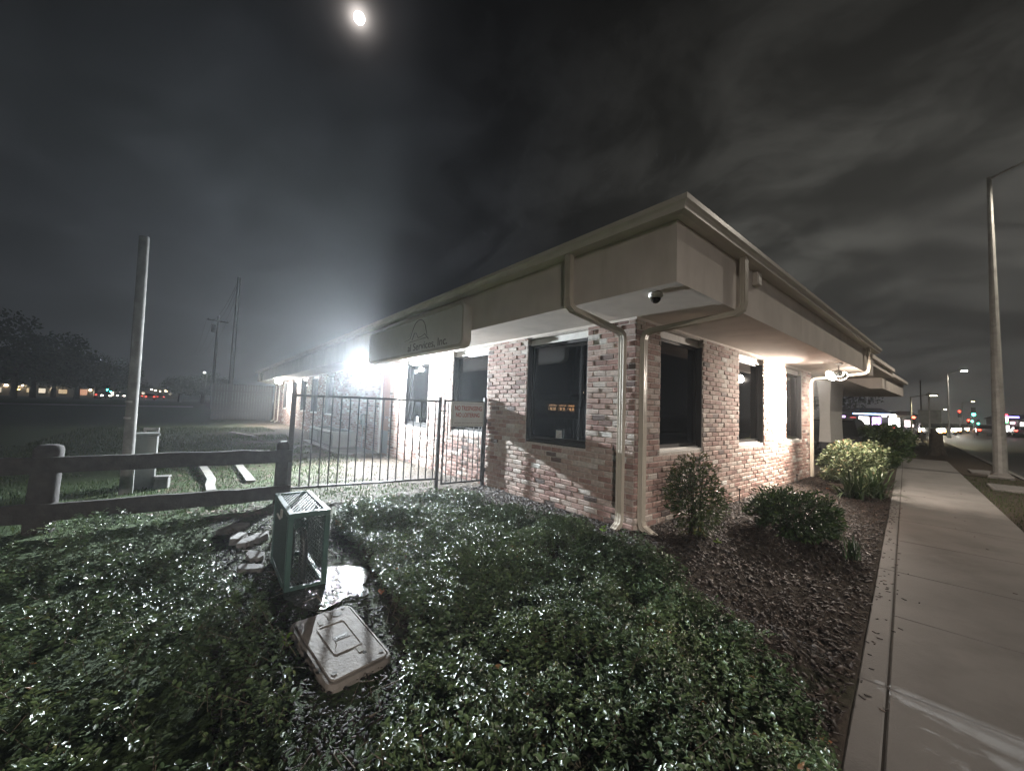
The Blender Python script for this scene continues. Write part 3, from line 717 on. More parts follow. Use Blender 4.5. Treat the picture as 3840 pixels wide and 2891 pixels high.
# ---------------------------------------------------------------- flood lamps
def flood(loc, label, lensmat, aim, power, col, aim2=None, back=0, group='flood lamps on the eaves', sc=1.0, spot=168, bl=.6, rad=.05):
    t = thing('flood_lamp', label, 'lamp', loc, 0, group)
    mz = ZS-loc[2]; m = MB(); m.cyl((0, 0, mz), (0, 0, mz-.03), .07, .06, n=16); m.cyl((0, 0, mz-.02), (0, 0, .0), .014, n=8); m.build('mount', M['white'], t, smooth=True)
    heads = [aim] + ([aim2] if aim2 else [])
    for i, a_ in enumerate(heads):
        d_ = Vector(a_).normalized(); s0 = Vector((0, 0, 0.0))+d_*0.02
        m = MB(); m.cyl(s0, s0+d_*.07, .035*sc, .04*sc, n=16); m.cyl(s0+d_*.0701, s0+d_*.15, .042*sc, .075*sc, n=16, cap=False); m.build('lamp_head', M['black'] if back > 1000 and i else M['white'], t, smooth=True)
        if True:
            m = MB(); c0 = s0+d_*.145
            m.cyl(c0-d_*.01, c0+d_*.012, .070*sc, .060*sc, n=20); m.cyl(c0+d_*.0121, c0+d_*.03*sc, .060*sc, .03*sc, n=20); m.build('lens', lensmat, t, smooth=True)
            light('flood_light', 'SPOT', c0+d_*.06, back if (back and i) else power, col, t, rad, target=c0+d_*2, spot=R(spot), blend=bl)
    return t
flood((-0.60, 7.40, 2.375), 'glaring cool white flood lamp over the side door on the long wall', LAMPW, (-0.20, -0.88, -0.33), 10000, (0.88, 0.95, 1.0), aim2=(0.55, -0.25, -0.70), back=40, sc=1.1, spot=138, bl=1.0, rad=.028)
flood((-0.60, 20.6, 2.375), 'smaller bright flood lamp at the far end of the long wall', LAMPW, (-0.25, -0.8, -0.45), 1900, (1.0, 0.96, 0.9), aim2=(0.45, 0.2, -0.8), sc=1.9)
flood((5.70, -0.80, 2.27), 'warm twin flood lamp shining on the street-side wall', LAMPR, (-0.62, 0.62, -0.52), 2700, (1.0, 0.86, 0.74), aim2=(0.75, -0.12, -0.42), back=1000, sc=1.4, spot=126, bl=1.0)

# ---------------------------------------------------------------- iron fence, gate, warning sign
fen = thing('iron_fence', 'black picket fence panel between the wood rail fence and the gate', 'fence', (-2.86, 3.27, 0.0), math.atan2(-0.29, 2.0))
LEN = 2.02
m = MB(); m.cbox(0, LEN, -.014, .014, 1.385, 1.415, b=.003); m.build('top_rail', M['iron'], fen)
m = MB(); m.cbox(0, LEN, -.014, .014, .165, .195, b=.003); m.build('bottom_rail', M['iron'], fen)
for i in range(17):
    x = .115*(i+1)
    m = MB(); m.cbox(x-.008, x+.008, -.008, .008, .17, 1.39, b=.002)
    if i == 0: pk = m.build('picket', M['iron'], fen); x_first = x
    else:
        c = pk.copy(); COL.objects.link(c); c.parent = fen; c.location = (x-x_first, 0, 0)
m = MB(); m.cbox(-.04, .02, -.03, .03, -.2, 1.42, b=.004); m.cbox(-.045, .025, -.035, .035, 1.4202, 1.435, b=.004); m.build('fence_post', M['iron'], fen)
m = MB(); m.cbox(LEN-.022, LEN+.028, -.025, .025, -.2, 1.455, b=.004); m.cbox(LEN-.026, LEN+.032, -.029, .029, 1.4552, 1.468, b=.004); m.build('fence_post', M['iron'], fen)
gate = thing('iron_gate', 'narrow black picket gate next to the brick wall', 'gate', (-0.80, 2.945, 0.0), math.atan2(-0.055, 0.74))
GL = 0.745
m = MB()
for (a_, b2, c_, d_) in ((0, GL, 1.40, 1.428), (0, GL, .085, .113)): m.cbox(a_, b2, -.012, .012, c_, d_, b=.003)
m.cbox(0, .025, -.0122, .0122, .08, 1.43, b=.003); m.cbox(GL-.025, GL, -.0122, .0122, .08, 1.43, b=.003); m.build('gate_frame', M['iron'], gate)
for i in range(7):
    x = .025+.0975*(i+.75) - .02; m = MB(); m.cbox(x-.007, x+.007, -.007, .007, .1, 1.405, b=.002); m.build('picket', M['iron'], gate)
m = MB(); m.cyl((-.05, 0, 1.25), (.05, 0, 1.25), .007, n=8); m.cyl((-.055, 0, 1.25), (-.055, 0, 1.30), .010, n=8); m.cbox(-.075, -.045, -.012, .012, 1.225, 1.275, b=.003); m.build('latch', M['iron'], gate)
m = MB(); m.cyl((-.05, 0, .16), (.05, 0, .16), .007, n=8); m.build('latch', M['iron'], gate)
gp = thing('gate_post', 'black square gate post against the brick wall', 'post', (-0.042, 2.88, 0.0))
m = MB(); m.cbox(-.027, .027, -.027, .027, -.2, 1.485, b=.004); m.cbox(-.03, .03, -.03, .03, 1.4852, 1.497, b=.004); m.build('post_shaft', M['iron'], gp)
for z in (1.07, .25): m = MB(); m.cbox(.02, .04, -.035, .02, z, z+.06, b=.003); m.build('wall_bracket', M['iron'], gp)
ns = thing('warning_sign', 'beige NO TRESPASSING NO LOITERING sign fixed to the gate', 'sign', (-0.385, 2.893, 1.205), math.atan2(-0.055, 0.74))
m = MB(); m.cbox(-.308, .308, -.012, -.006, -.203, .203, b=.002); m.build('sign_panel', M['signface'], ns)
m = MB()
for (a_, b2, c_, d_) in ((-.272, .296, .170, .174), (-.272, .296, -.186, -.182), (-.272, -.268, -.182, .170), (.292, .296, -.182, .170)): m.box(a_, b2, -.0135, -.0122, c_, d_)
m.build('sign_border', M['inkdark'], ns)
Mt = Matrix(((1, 0, 0, 0), (0, 0, -1, -.0132), (0, 1, 0, 0), (0, 0, 0, 1)))
text_mesh('sign_words', 'NO TRESPASSING', 0.105, M['red'], ns, Matrix.Translation((.015, 0, .062)) @ Mt, width=.505, font_bold=True)
text_mesh('sign_words', 'NO LOITERING', 0.095, M['red'], ns, Matrix.Translation((.005, 0, -.045)) @ Mt, width=.44, font_bold=True)
m = MB()
xx = -.24
while xx < .26:
    w_ = rnd.uniform(.008, .03); m.box(xx, xx+w_, -.0132, -.0122, -.150, -.138); xx += w_+rnd.choice((.004, .004, .014))
m.build('small_print', M['inkgrey'], ns)
m = MB()
for (x, z) in ((-.26, -.19), (0, -.19), (.26, -.19), (.27, .19), (-.16, .19)): m.cyl((x, -.016, z), (x, -.0125, z), .006, n=8)
m.build('sign_screws', M['steel'], ns)

# ---------------------------------------------------------------- wood rail fence
wf = thing('wood_fence', 'dark weathered timber fence with two broad rails on rounded posts', 'fence', (-2.95, 3.3, 0))
def wpost(x, y, w, d_, h, tilt=0):
    m = MB(); n = 14; rings = []
    for z, s in ((-.2, 1), (.2, 1.0), (h*.55, .98), (h-.05, .97), (h-.02, .86), (h, .6)):
        rings.append([(x+w/2*s*math.copysign(abs(math.cos(2*math.pi*i/n))**.6, math.cos(2*math.pi*i/n))+tilt*z, y+d_/2*s*math.copysign(abs(math.sin(2*math.pi*i/n))**.6, math.sin(2*math.pi*i/n)), z) for i in range(n)])
    m.add([p_ for r_ in rings for p_ in r_], [(r_*n+i, r_*n+(i+1) % n, (r_+1)*n+(i+1) % n, (r_+1)*n+i) for r_ in range(len(rings)-1) for i in range(n)]+[tuple(range(n))[::-1], tuple(range((len(rings)-1)*n, len(rings)*n))])
    return m
wpost(0, 0, .15, .15, .79).build('fence_post', M['wood'], wf, smooth=True)
wpost(-1.99, -.1, .20, .20, .82, .02).build('fence_post', M['wood'], wf, smooth=True)
wpost(-4.4, -.2, .18, .18, .8).build('fence_post', M['wood'], wf, smooth=True)
def rail(x0, y0, x1, y1, za, zb, h, th=.045):
    m = MB(); n = 26; top = []; bot = []
    for i in range(n+1):
        t = i/n; x = x0+(x1-x0)*t; y = y0+(y1-y0)*t; zc_ = za+(zb-za)*t
        w_ = .012*fbm(x*3, zc_*5, 1.4)
        top.append((x, y, zc_+h/2+w_)); bot.append((x, y, zc_-h/2+.012*fbm(x*3+9, zc_, 1.4)))
    for i in range(n):
        q = [bot[i], bot[i+1], top[i+1], top[i]]
        f_ = [(a_, b2-th/2, c_) for a_, b2, c_ in q]; r_ = [(a_, b2+th/2, c_) for a_, b2, c_ in q]
        m.add(f_+r_, [(0, 1, 2, 3), (4, 7, 6, 5), (0, 4, 5, 1), (3, 2, 6, 7)] + ([(0, 3, 7, 4)] if i == 0 else []) + ([(1, 5, 6, 2)] if i == n-1 else []))
    return m
rail(.09, -.1, -4.6, -.30, .615, .665, .155).build('fence_rail', M['wood'], wf)
rail(.09, -.1, -4.6, -.30, .150, .255, .165).build('fence_rail', M['wood'], wf)

# leaning pole, cabinets, odd boards
po = thing('wood_pole', 'tall grey weathered pole standing behind the timber fence', 'pole', (-4.52, 4.83, 0))
m = MB(); m.tube([(0, 0, -.2), (-.006, 0, .6), (-.02, 0, 1.8), (-.036, 0, 2.8), (-.05, 0, 3.52)], [.064, .061, .059, .057, .055], n=20); m.build('pole_shaft', M['pole'], po, smooth=True)
m = MB(); m.tube([(.060, -.035, .0), (.058, -.035, .45), (.053, -.035, .47)], .018, n=8); m.build('conduit', M['greybox'], po, smooth=True)
m = MB()
for z in (1.0, 1.22): m.cyl((-.01-.012*z, 0, z), (-.01-.012*z, 0, z+.025), .0625, n=20)
m.build('strap_band', M['steel'], po, smooth=True)
uc = thing('utility_cabinet', 'dark grey utility cabinet behind the pole', 'cabinet', (-4.40, 5.25, 0), R(8))
m = MB(); m.cbox(-.16, .13, -.12, .12, -.1, .74, b=.012); m.cbox(-.18, .15, -.14, .14, .7402, .78, b=.008); m.build('cabinet_body', M['greybox'], uc)
m = MB(); m.cbox(-.13, .10, -.128, -.1202, .04, .70, b=.006); m.build('cabinet_door', M['greybox'], uc)
u3 = thing('metal_hoop', 'pale metal hoop rising behind the dark cabinet', 'hoop', (-4.33, 5.55, 0))
m = MB(); m.cbox(-.12, .06, -.025, .025, .79, .835, b=.006); m.cbox(.02, .06, -.025, .025, -.1, .789, b=.006); m.cbox(-.12, -.085, -.025, .025, -.1, .789, b=.006); m.build('frame_tube', M['steel'], u3)
u2_ = thing('meter_box', 'low pale box on the grass at the foot of the cabinet', 'box', (-4.17, 5.10, 0), R(-10))
m = MB(); m.cbox(-.08, .08, -.07, .07, -.05, .14, b=.01); m.cbox(-.088, .088, -.078, .078, .1402, .165, b=.006); m.build('box_body', M['stone'], u2_)
cs = thing('edging_strip', 'curved pale edging strip lying on the lawn', 'edging')
m = MB(); pts = [(-3.62, 4.3, .02), (-3.63, 4.7, .03), (-3.60, 5.1, .04), (-3.64, 5.7, .06), (-3.70, 6.4, .08), (-3.68, 7.2, .06)]
for i in range(5): 
    a_, b2 = Vector(pts[i]), Vector(pts[i+1]); w_ = Vector((.055, 0, 0))
    m.add([a_-w_, a_+w_, b2+w_, b2-w_, a_-w_+Vector((0, 0, .03)), a_+w_+Vector((0, 0, .03)), b2+w_+Vector((0, 0, .03)), b2-w_+Vector((0, 0, .03))], [(0, 1, 2, 3), (4, 5, 6, 7), (0, 1, 5, 4), (1, 2, 6, 5), (2, 3, 7, 6), (3, 0, 4, 7)])
setp(m.build('edging_strip_body', M['plank'], cs))
def plank(name, a_, b2, w_, label, z=.02):
    a_ = Vector(a_); b2 = Vector(b2); d_ = b2-a_; t = thing(name, label, 'plank', a_, math.atan2(d_.y, d_.x))
    m = MB(); n = 8
    for i in range(n):
        x0 = d_.length*i/n; x1 = d_.length*(i+1)/n; k0 = .006*math.sin(i*1.3); k1 = .006*math.sin((i+1)*1.3)
        m.add([(x0, -w_/2, k0), (x1, -w_/2, k1), (x1, w_/2, k1), (x0, w_/2, k0), (x0, -w_/2, .03+k0), (x1, -w_/2, .03+k1), (x1, w_/2, .03+k1), (x0, w_/2, .03+k0)], [(0, 3, 2, 1), (4, 5, 6, 7), (0, 1, 5, 4), (2, 3, 7, 6)]+([(0, 4, 7, 3)] if i == 0 else [])+([(1, 2, 6, 5)] if i == n-1 else []))
    m.build('plank_board', M['plank'], t); return t
plank('plank', (-3.15, 6.95, .03), (-3.12, 4.8, .02), .12, 'straight grey plank lying on the lawn beside the curved strip')
plank('plank', (-3.60, 4.2, .02), (-3.59, 3.35, .02), .055, 'short narrow stick of wood just behind the timber fence')
plank('plank', (-2.2, 13.4, .03), (-2.75, 15.6, .04), .13, 'bent pale board lying out on the far dirt')

# ---------------------------------------------------------------- pipe cage, meter box lid, stones, puddle
cg = thing('pipe_cage', 'green metal mesh cage guarding pipework in the ground cover', 'cage', (-3.335, .515, 0), R(-1.5))
WX, WY, HZ = .265, .72, .555
def bar(m, p0, p1, w_=.034, th=.034):
    x0, x1 = sorted((p0[0], p1[0])); y0, y1 = sorted((p0[1], p1[1])); z0, z1 = sorted((p0[2], p1[2]))
    m.cbox(x0-(w_/2 if x0 == x1 else 0), x1+(w_/2 if x0 == x1 else 0), y0-(w_/2 if y0 == y1 else 0), y1+(w_/2 if y0 == y1 else 0), z0-(th/2 if z0 == z1 else 0), z1+(th/2 if z0 == z1 else 0), b=.003)
h = .017
for x in (h, WX-h):
    for y in (h, WY-h): m = MB(); bar(m, (x, y, -.08), (x, y, HZ-.035)); m.build('cage_post', M['cage'], cg)
m = MB()
for y in (h, WY-h): m.cbox(0.0, WX, y-h-.001, y+h+.001, HZ-.034, HZ, b=.003)
for x in (h, WX-h): m.cbox(x-h-.0008, x+h+.0008, 2*h, WY-2*h, HZ-.034, HZ-.0005, b=.003)
m.build('top_frame', M['cage'], cg)
m = MB()
for y in (h, WY-h): m.cbox(2*h, WX-2*h, y-.015, y+.015, .02, .055, b=.003)
for x in (h, WX-h): m.cbox(x-.015, x+.015, 2*h, WY-2*h, .02, .0545, b=.003)
m.build('bottom_frame', M['cage'], cg)
def mesh_panel(u0, u1, v0, v1, fn, sx=.042, sy=.022, r=.0022):
    """expanded-metal diamonds"""
    mm = MB(); nu = int((u1-u0)/sx)+1; nv = int((v1-v0)/sy)+1
    sx = (u1-u0)/nu; sy = (v1-v0)/nv
    for i in range(nu):
        for j in range(nv):
            ua = u0+i*sx; va = v0+j*sy
            seg = ((ua, va, ua+sx/2, va+sy/2), (ua+sx/2, va+sy/2, ua+sx, va), (ua, va+sy, ua+sx/2, va+sy/2), (ua+sx/2, va+sy/2, ua+sx, va+sy))
            for (a_, b2, c_, d_) in seg:
                p0, p1 = Vector(fn(a_, b2)), Vector(fn(c_, d_)); mm.cyl(p0, p1, r, n=4, cap=False)
    return mm
mesh_panel(2*h, WX-2*h, 2*h, WY-2*h, lambda u, v: (u, v, HZ-.010), sx=.028, sy=.062, r=.0026).build('top_mesh', M['cage'], cg)
for y in (.008, WY-.008): mesh_panel(2*h, WX-2*h, .055, HZ-.035, lambda u, v, y=y: (u, y, v), sx=.028, sy=.030, r=.0021).build('side_mesh', M['meshdark'], cg)
for x in (.008, WX-.008): mesh_panel(2*h, WY-2*h, .055, HZ-.035, lambda u, v, x=x: (x, u, v), sx=.032, sy=.030, r=.0021).build('side_mesh', M['meshdark'], cg)
m = MB(); m.cbox(-.012, 0.0, .26, .30, HZ-.09, HZ-.03, b=.003); m.cyl((-.012, .28, HZ-.1), (-.03, .30, HZ-.06), .006, n=8); m.build('hasp', M['steel'], cg)
bf = thing('backflow_pipe', 'dark pipework standing inside the green cage', 'pipes', (-3.2, .87, 0))
m = MB(); m.tube([(0, -.22, -.1), (0, -.22, .30), (0, -.18, .36), (0, .18, .36), (0, .22, .30), (0, .22, -.1)], .028, n=10); m.build('pipe_run', M['black'], bf, smooth=True)
m = MB(); m.cyl((0, -.06, .36), (0, -.06, .43), .04, n=12); m.cbox(-.01, .01, -.14, -.05, .43, .445, b=.003); m.build('valve', M['cage'], bf, smooth=True)
m = MB(); m.cyl((0, .08, .36), (0, .08, .42), .034, n=12); m.build('valve', M['cage'], bf, smooth=True)

lid_t = thing('meter_box', 'stained square concrete meter box with a raised inner lid sitting in the ground cover', 'utility box', (-3.165, -.165, .042))
A = {'L': Vector((-3.380, .062)), 'T': Vector((-3.036, .092)), 'R': Vector((-3.006, -.535)), 'F': Vector((-3.325, -.583))}
def bil(u, v):       # u across from L-F side to T-R side, v from front to back
    lo_ = A['F'].lerp(A['R'], u); hi_ = A['L'].lerp(A['T'], u); p_ = lo_.lerp(hi_, v); return Vector((p_.x+3.165, p_.y+.165))
def round_outline(u0, u1, v0, v1, ru, rv, n=5):
    pts = []
    for (cu_, cv_, a0) in ((u1-ru, v1-rv, 0), (u0+ru, v1-rv, 90), (u0+ru, v0+rv, 180), (u1-ru, v0+rv, 270)):
        for i in range(n+1):
            a_ = R(a0+90*i/n); pts.append((cu_+ru*math.cos(a_), cv_+rv*math.sin(a_)))
    return pts
def lid_layer(rings, name, mat, parent):
    m = MB(); k = len(rings[0][0]); vv = []
    for pts, z in rings: vv += [(bil(u, v).x, bil(u, v).y, z+0.012*(v-.5)) for u, v in pts]
    m.add(vv, [(r_*k+i, r_*k+(i+1) % k, (r_+1)*k+(i+1) % k, (r_+1)*k+i) for r_ in range(len(rings)-1) for i in range(k)]+[tuple(range((len(rings)-1)*k, len(rings)*k))])
    return m.build(name, mat, parent)
ro = round_outline
def ring(i_, ru=.13, rv=.08): return ro(i_, 1-i_, i_*.56, 1-i_*.56, max(.02, ru-i_), max(.02, rv-i_*.56))
body = lid_layer([(ring(-.02), -.25), (ring(-.02), -.02), (ring(0), -.002), (ring(.03), .0), (ring(.036), -.006), (ring(.05), -.006)], 'box_rim', M['lid'], lid_t)
lid = lid_layer([(ring(.048), -.02), (ring(.05), .001), (ring(.062), .006)], 'box_lid', M['lid'], lid_t)
inn = lid_layer([(ro(.28, .74, .29, .75, .04, .03), .0058), (ro(.285, .735, .293, .747, .04, .03), .0105), (ro(.305, .715, .305, .735, .035, .026), .0105), (ro(.318, .702, .312, .728, .03, .024), .0066)], 'inner_lid', M['lid'], lid)
m = MB()
def lidbox(m, u0, u1, v0, v1, z0, z1):
    q = [bil(u, v) for u, v in ((u0, v0), (u1, v0), (u1, v1), (u0, v1))]
    zz_ = 0.012*((v0+v1)/2-.5)
    m.add([(p_.x, p_.y, z0+zz_) for p_ in q]+[(p_.x, p_.y, z1+zz_) for p_ in q], [(0, 3, 2, 1), (4, 5, 6, 7), (0, 1, 5, 4), (1, 2, 6, 5), (2, 3, 7, 6), (3, 0, 4, 7)])
lidbox(m, .41, .65, .47, .545, .0064, .0085); m.build('name_plate', M['stone'], lid)
ang = math.atan2(A['R'].y-A['F'].y, A['R'].x-A['F'].x)
c_ = bil(.53, .52); Mw = Matrix.Translation((c_.x, c_.y, .0092)) @ Matrix.Rotation(ang+math.pi, 4, 'Z')
text_mesh('plate_lettering', 'WATER', .026, M['inkdark'], lid, Mw, width=.066, font_bold=True)
c_ = bil(.53, .475); Mw = Matrix.Translation((c_.x, c_.y, .017)) @ Matrix.Rotation(ang+math.pi, 4, 'Z')
m = MB()
for (u, v, rr_) in ((.88, .10, .012), (.14, .10, .014), (.84, .94, .010)):
    p_ = bil(u, v); m.cyl((p_.x, p_.y, .004), (p_.x, p_.y, .0095+0.012*(v-.5)), rr_, n=14)
p_ = bil(.70, .875); m.cyl((p_.x, p_.y, .004), (p_.x, p_.y, .013), .03, .027, n=20); m.build('lid_boss', M['stone'], lid, smooth=False)
m = MB(); lidbox(m, .60, .68, .20, .285, .0062, .0085); m.build('lid_slot', M['plank'], lid)
m = MB(); lidbox(m, .36, .42, .78, .86, .0062, .0085); m.build('lid_slot', M['plank'], lid)
m = MB(); lidbox(m, .645, .70, .165, .195, .0061, .0068); m.build('pick_hole', M['dark'], lid)

for (x, y, s, rz, lab) in ((-3.50, 2.34, .17, .3, 'thin flat slab of broken concrete farthest behind the green cage'), (-3.47, 1.98, .15, 1.1, 'long narrow concrete shard leaning on a bigger slab left of the cage'), (-3.36, 1.86, .20, .7, 'largest pale concrete slab left of the green cage'), (-3.40, 1.38, .13, 2.0, 'pitted concrete chunk nearest the green cage'), (-3.47, 1.12, .12, 2.7, 'small half buried concrete shard in the dark soil')):
    t = thing('concrete_chunk', lab, 'concrete chunk', (x, y, .015), rz, 'broken concrete by the green cage')
    m = MB(); n = 7; top = []; 
    for i in range(n):
        a_ = 2*math.pi*i/n; r_ = s*.85*(1.0+.25*rnd.uniform(-1, 1)); top.append((r_*math.cos(a_), r_*.5*math.sin(a_)))
    vv = [(a_, b2, -.03) for a_, b2 in top]+[(a_, b2, .018) for a_, b2 in top]+[(a_*.95, b2*.95, .026) for a_, b2 in top]
    m.add(vv, [(r_*n+i, r_*n+(i+1) % n, (r_+1)*n+(i+1) % n, (r_+1)*n+i) for r_ in range(2) for i in range(n)]+[tuple(range(2*n, 3*n))])
    o = m.build('chunk_body', M['stone'], t); t.rotation_euler = (R(rnd.uniform(-8, 8)), R(rnd.uniform(-6, 6)), rz)
m = MB(); pts = []
for i in range(40):
    a_ = 2*math.pi*i/40; r_ = 1+.22*fbm(math.cos(a_)*2, math.sin(a_)*2, 1.0)
    pts.append((-3.07+.29*r_*math.cos(a_), .50+.33*r_*math.sin(a_), .034))
m.add(pts, [tuple(range(40))]); setp(m.build('puddle', M['water']), kind='structure')

# ---------------------------------------------------------------- air conditioners, meter
mb = MB(); mb.cbox(-1.0, -.01, 7.8, 11.9, -.08, .03, b=.015); setp(mb.build('equipment_pad', M['concrete']), kind='structure')
def condenser(loc, label):
    t = thing('air_conditioner', label, 'air conditioner', loc, 0, 'condensers on the pad')
    m = MB(); m.cbox(0, .66, 0, 1.30, .0, .415, b=.02); m.cbox(-.012, .672, -.012, 1.312, .4152, .45, b=.012); m.build('casing', M['acpaint'], t)
    m = MB()
    for k in range(3): m.cbox(.05+k*.2, .05+k*.2+.165, -.016, -.002, .04, .39, b=.004)
    for k in range(14): m.box(-.014, -.002, .10+k*.08, .15+k*.08, .05, .38)
    m.build('louvre_panel', M['acpaint'], t)
    m = MB(); m.cbox(-.008, -.001, .08, 1.22, .03, .40, b=.002); m.build('coil', M['acdark'], t)
    m = MB(); m.cyl((.33, .4, .4502), (.33, .4, .462), .24, n=24); m.cyl((.33, .95, .4502), (.33, .95, .462), .24, n=24); m.build('fan_grille', M['acdark'], t)
    return t
condenser((-.81, 9.19, .03), 'nearer pale grey condenser on the concrete pad by the door')
condenser((-.83, 10.62, .03), 'farther pale grey condenser on the concrete pad')
em = thing('electric_meter', 'small meter box with round glass on the brick wall above the condensers', 'meter', (-.06, 9.0, .85))
m = MB(); m.cbox(-.03, .055, -.09, .09, -.16, .16, b=.008); m.build('meter_case', M['greybox'], em)
m = MB(); m.cyl((-.03, 0, .04), (-.085, 0, .04), .065, .06, n=18); m.build('meter_glass', M['acpaint'], em, smooth=True)
m = MB(); m.cyl((0.02, 0, -.16), (0.02, 0, -.9), .018, n=8); m.build('conduit', M['greybox'], em)

# ---------------------------------------------------------------- plants
def in_poly(px, py, poly):
    n = len(poly); ins = np.zeros(len(px), bool); j = n-1
    for i in range(n):
        xi, yi = poly[i]; xj, yj = poly[j]
        c = ((yi > py) != (yj > py)) & (px < (xj-xi)*(py-yi)/(yj-yi+1e-12)+xi); ins ^= c; j = i
    return ins
def scatter(poly, n):
    p_ = np.array(poly); lo_ = p_.min(0); hi_ = p_.max(0); out = np.zeros((0, 2))
    while len(out) < n:
        q = nrs.uniform(lo_, hi_, (n, 2)); q = q[in_poly(q[:, 0], q[:, 1], poly)]; out = np.vstack([out, q])
    return out[:n]
def leaves(P, D, Nn, Ln, Wd, fold=0.25):
    """P base, D unit direction, Nn unit normal, lengths, widths -> verts, quads"""
    S = np.cross(D, Nn); S /= np.linalg.norm(S, axis=1, keepdims=True)+1e-9; Nn = np.cross(S, D)
    L_ = Ln[:, None]; W_ = Wd[:, None]; n = len(P)
    V = np.zeros((n, 6, 3))
    V[:, 0] = P; V[:, 3] = P+D*L_-Nn*L_*.12
    V[:, 1] = P+D*L_*.30+S*W_*.46+Nn*W_*fold; V[:, 2] = P+D*L_*.68+S*W_*.42+Nn*W_*fold*.8-Nn*L_*.03
    V[:, 5] = P+D*L_*.30-S*W_*.46+Nn*W_*fold; V[:, 4] = P+D*L_*.68-S*W_*.42+Nn*W_*fold*.8-Nn*L_*.03
    b = (np.arange(n)*6)[:, None]
    F = np.hstack([b+np.array([[0, 1, 2, 3]]), b+np.array([[0, 3, 4, 5]])]).reshape(-1, 4)
    return V.reshape(-1, 3), F
def unit(a): return a/(np.linalg.norm(a, axis=1, keepdims=True)+1e-9)

# creeping ground cover (one mass of leaves)
ivyR = [(-2.72, 1.75), (-2.45, 2.25), (-1.9, 2.42), (-1.3, 2.28), (-.98, 1.8), (-.80, 1.1), (-.72, .35), (-.78, -.3), (-.92, -1.0), (-1.25, -1.65), (-1.72, -2.10), (-2.6, -2.2), (-3.5, -2.2), (-3.45, -1.3), (-3.10, -.85), (-2.86, -.45), (-2.78, 0.2), (-2.66, .9)]
ivyL = [(-3.78, 2.75), (-3.72, 1.7), (-3.66, .95), (-3.50, .45), (-3.46, -.2), (-3.50, -.75), (-3.9, -1.5), (-6, -1.5), (-9, -.3), (-10, 2.7), (-6, 2.9)]
def ivy_height(x, y): return 0.095+0.125*(fbm(x, y, 1.5, 3)+.35)+0.04*fbm(x, y, 4.5, 2)
def ivy(polys, counts):
    P_, D_, N_, L__, W__, T_ = [], [], [], [], [], []
    SV = MB()
    for poly, cnt in zip(polys, counts):
        q = scatter(poly, cnt)
        pa = np.array(poly)
        for (x, y) in q:
            # distance to boundary (thin out at edge)
            h_ = max(.02, ivy_height(x, y)); e_ = fbm(x+5, y-3, 1.1, 3)
            if e_ < -.42 and rnd.random() < .75: continue
            z0 = gz(x, y)
            top = h_*rnd.uniform(.55, 1.25)
            az = rnd.uniform(0, 6.283); ln = rnd.uniform(.4, 1.0)
            sd = np.array([math.cos(az)*ln, math.sin(az)*ln, rnd.uniform(.35, 1.1)]); sd /= np.linalg.norm(sd)
            sl = rnd.uniform(.05, .13); b0 = np.array([x, y, z0+top])-sd*sl*.6
            k = rnd.randint(3, 5); side = np.cross(sd, [0, 0, 1]); side /= np.linalg.norm(side)+1e-9
            tone_b = min(1, max(0, .42+.28*fbm(x, y, 2.0, 2)+rnd.gauss(0, .13)))
            big = rnd.choice((.7, .85, 1.0, 1.0, 1.15, 1.45))*rnd.uniform(.9, 1.1)
            for i in range(k):
                p0 = b0+sd*sl*(i+.5)/k
                for sg_ in (-1, 1):
                    tw = rnd.uniform(-.5, .5)
                    d_ = side*sg_*math.cos(tw)+np.cross(sd, side)*math.sin(tw)+sd*rnd.uniform(.2, .7)+np.array([0, 0, rnd.uniform(-.25, .25)])
                    n_ = np.array([rnd.gauss(0, .38), rnd.gauss(0, .38), 1.0])
                    P_.append(p0); D_.append(d_); N_.append(n_); l_ = rnd.uniform(.017, .031)*big*(1.0-.25*i/k)
                    L__.append(l_); W__.append(l_*rnd.uniform(.50, .66)); T_.append(min(1, max(0, tone_b+.14*i/k+rnd.gauss(0, .08))))
            if rnd.random() < .22: SV.tube([b0-sd*.06, b0+sd*sl*.5, b0+sd*sl], [.0016, .0013, .0008], n=4)
    V, F = leaves(np.array(P_), unit(np.array(D_)), unit(np.array(N_)), np.array(L__), np.array(W__))
    o = np_mesh('ground_cover', V, F, M['ivy'], tone=np.repeat(T_, 2)); o['kind'] = 'stuff'
    setp(SV.build('ground_cover_stems', M['stem']), kind='stuff')
ivy([ivyR, ivyL], [21000, 16500])

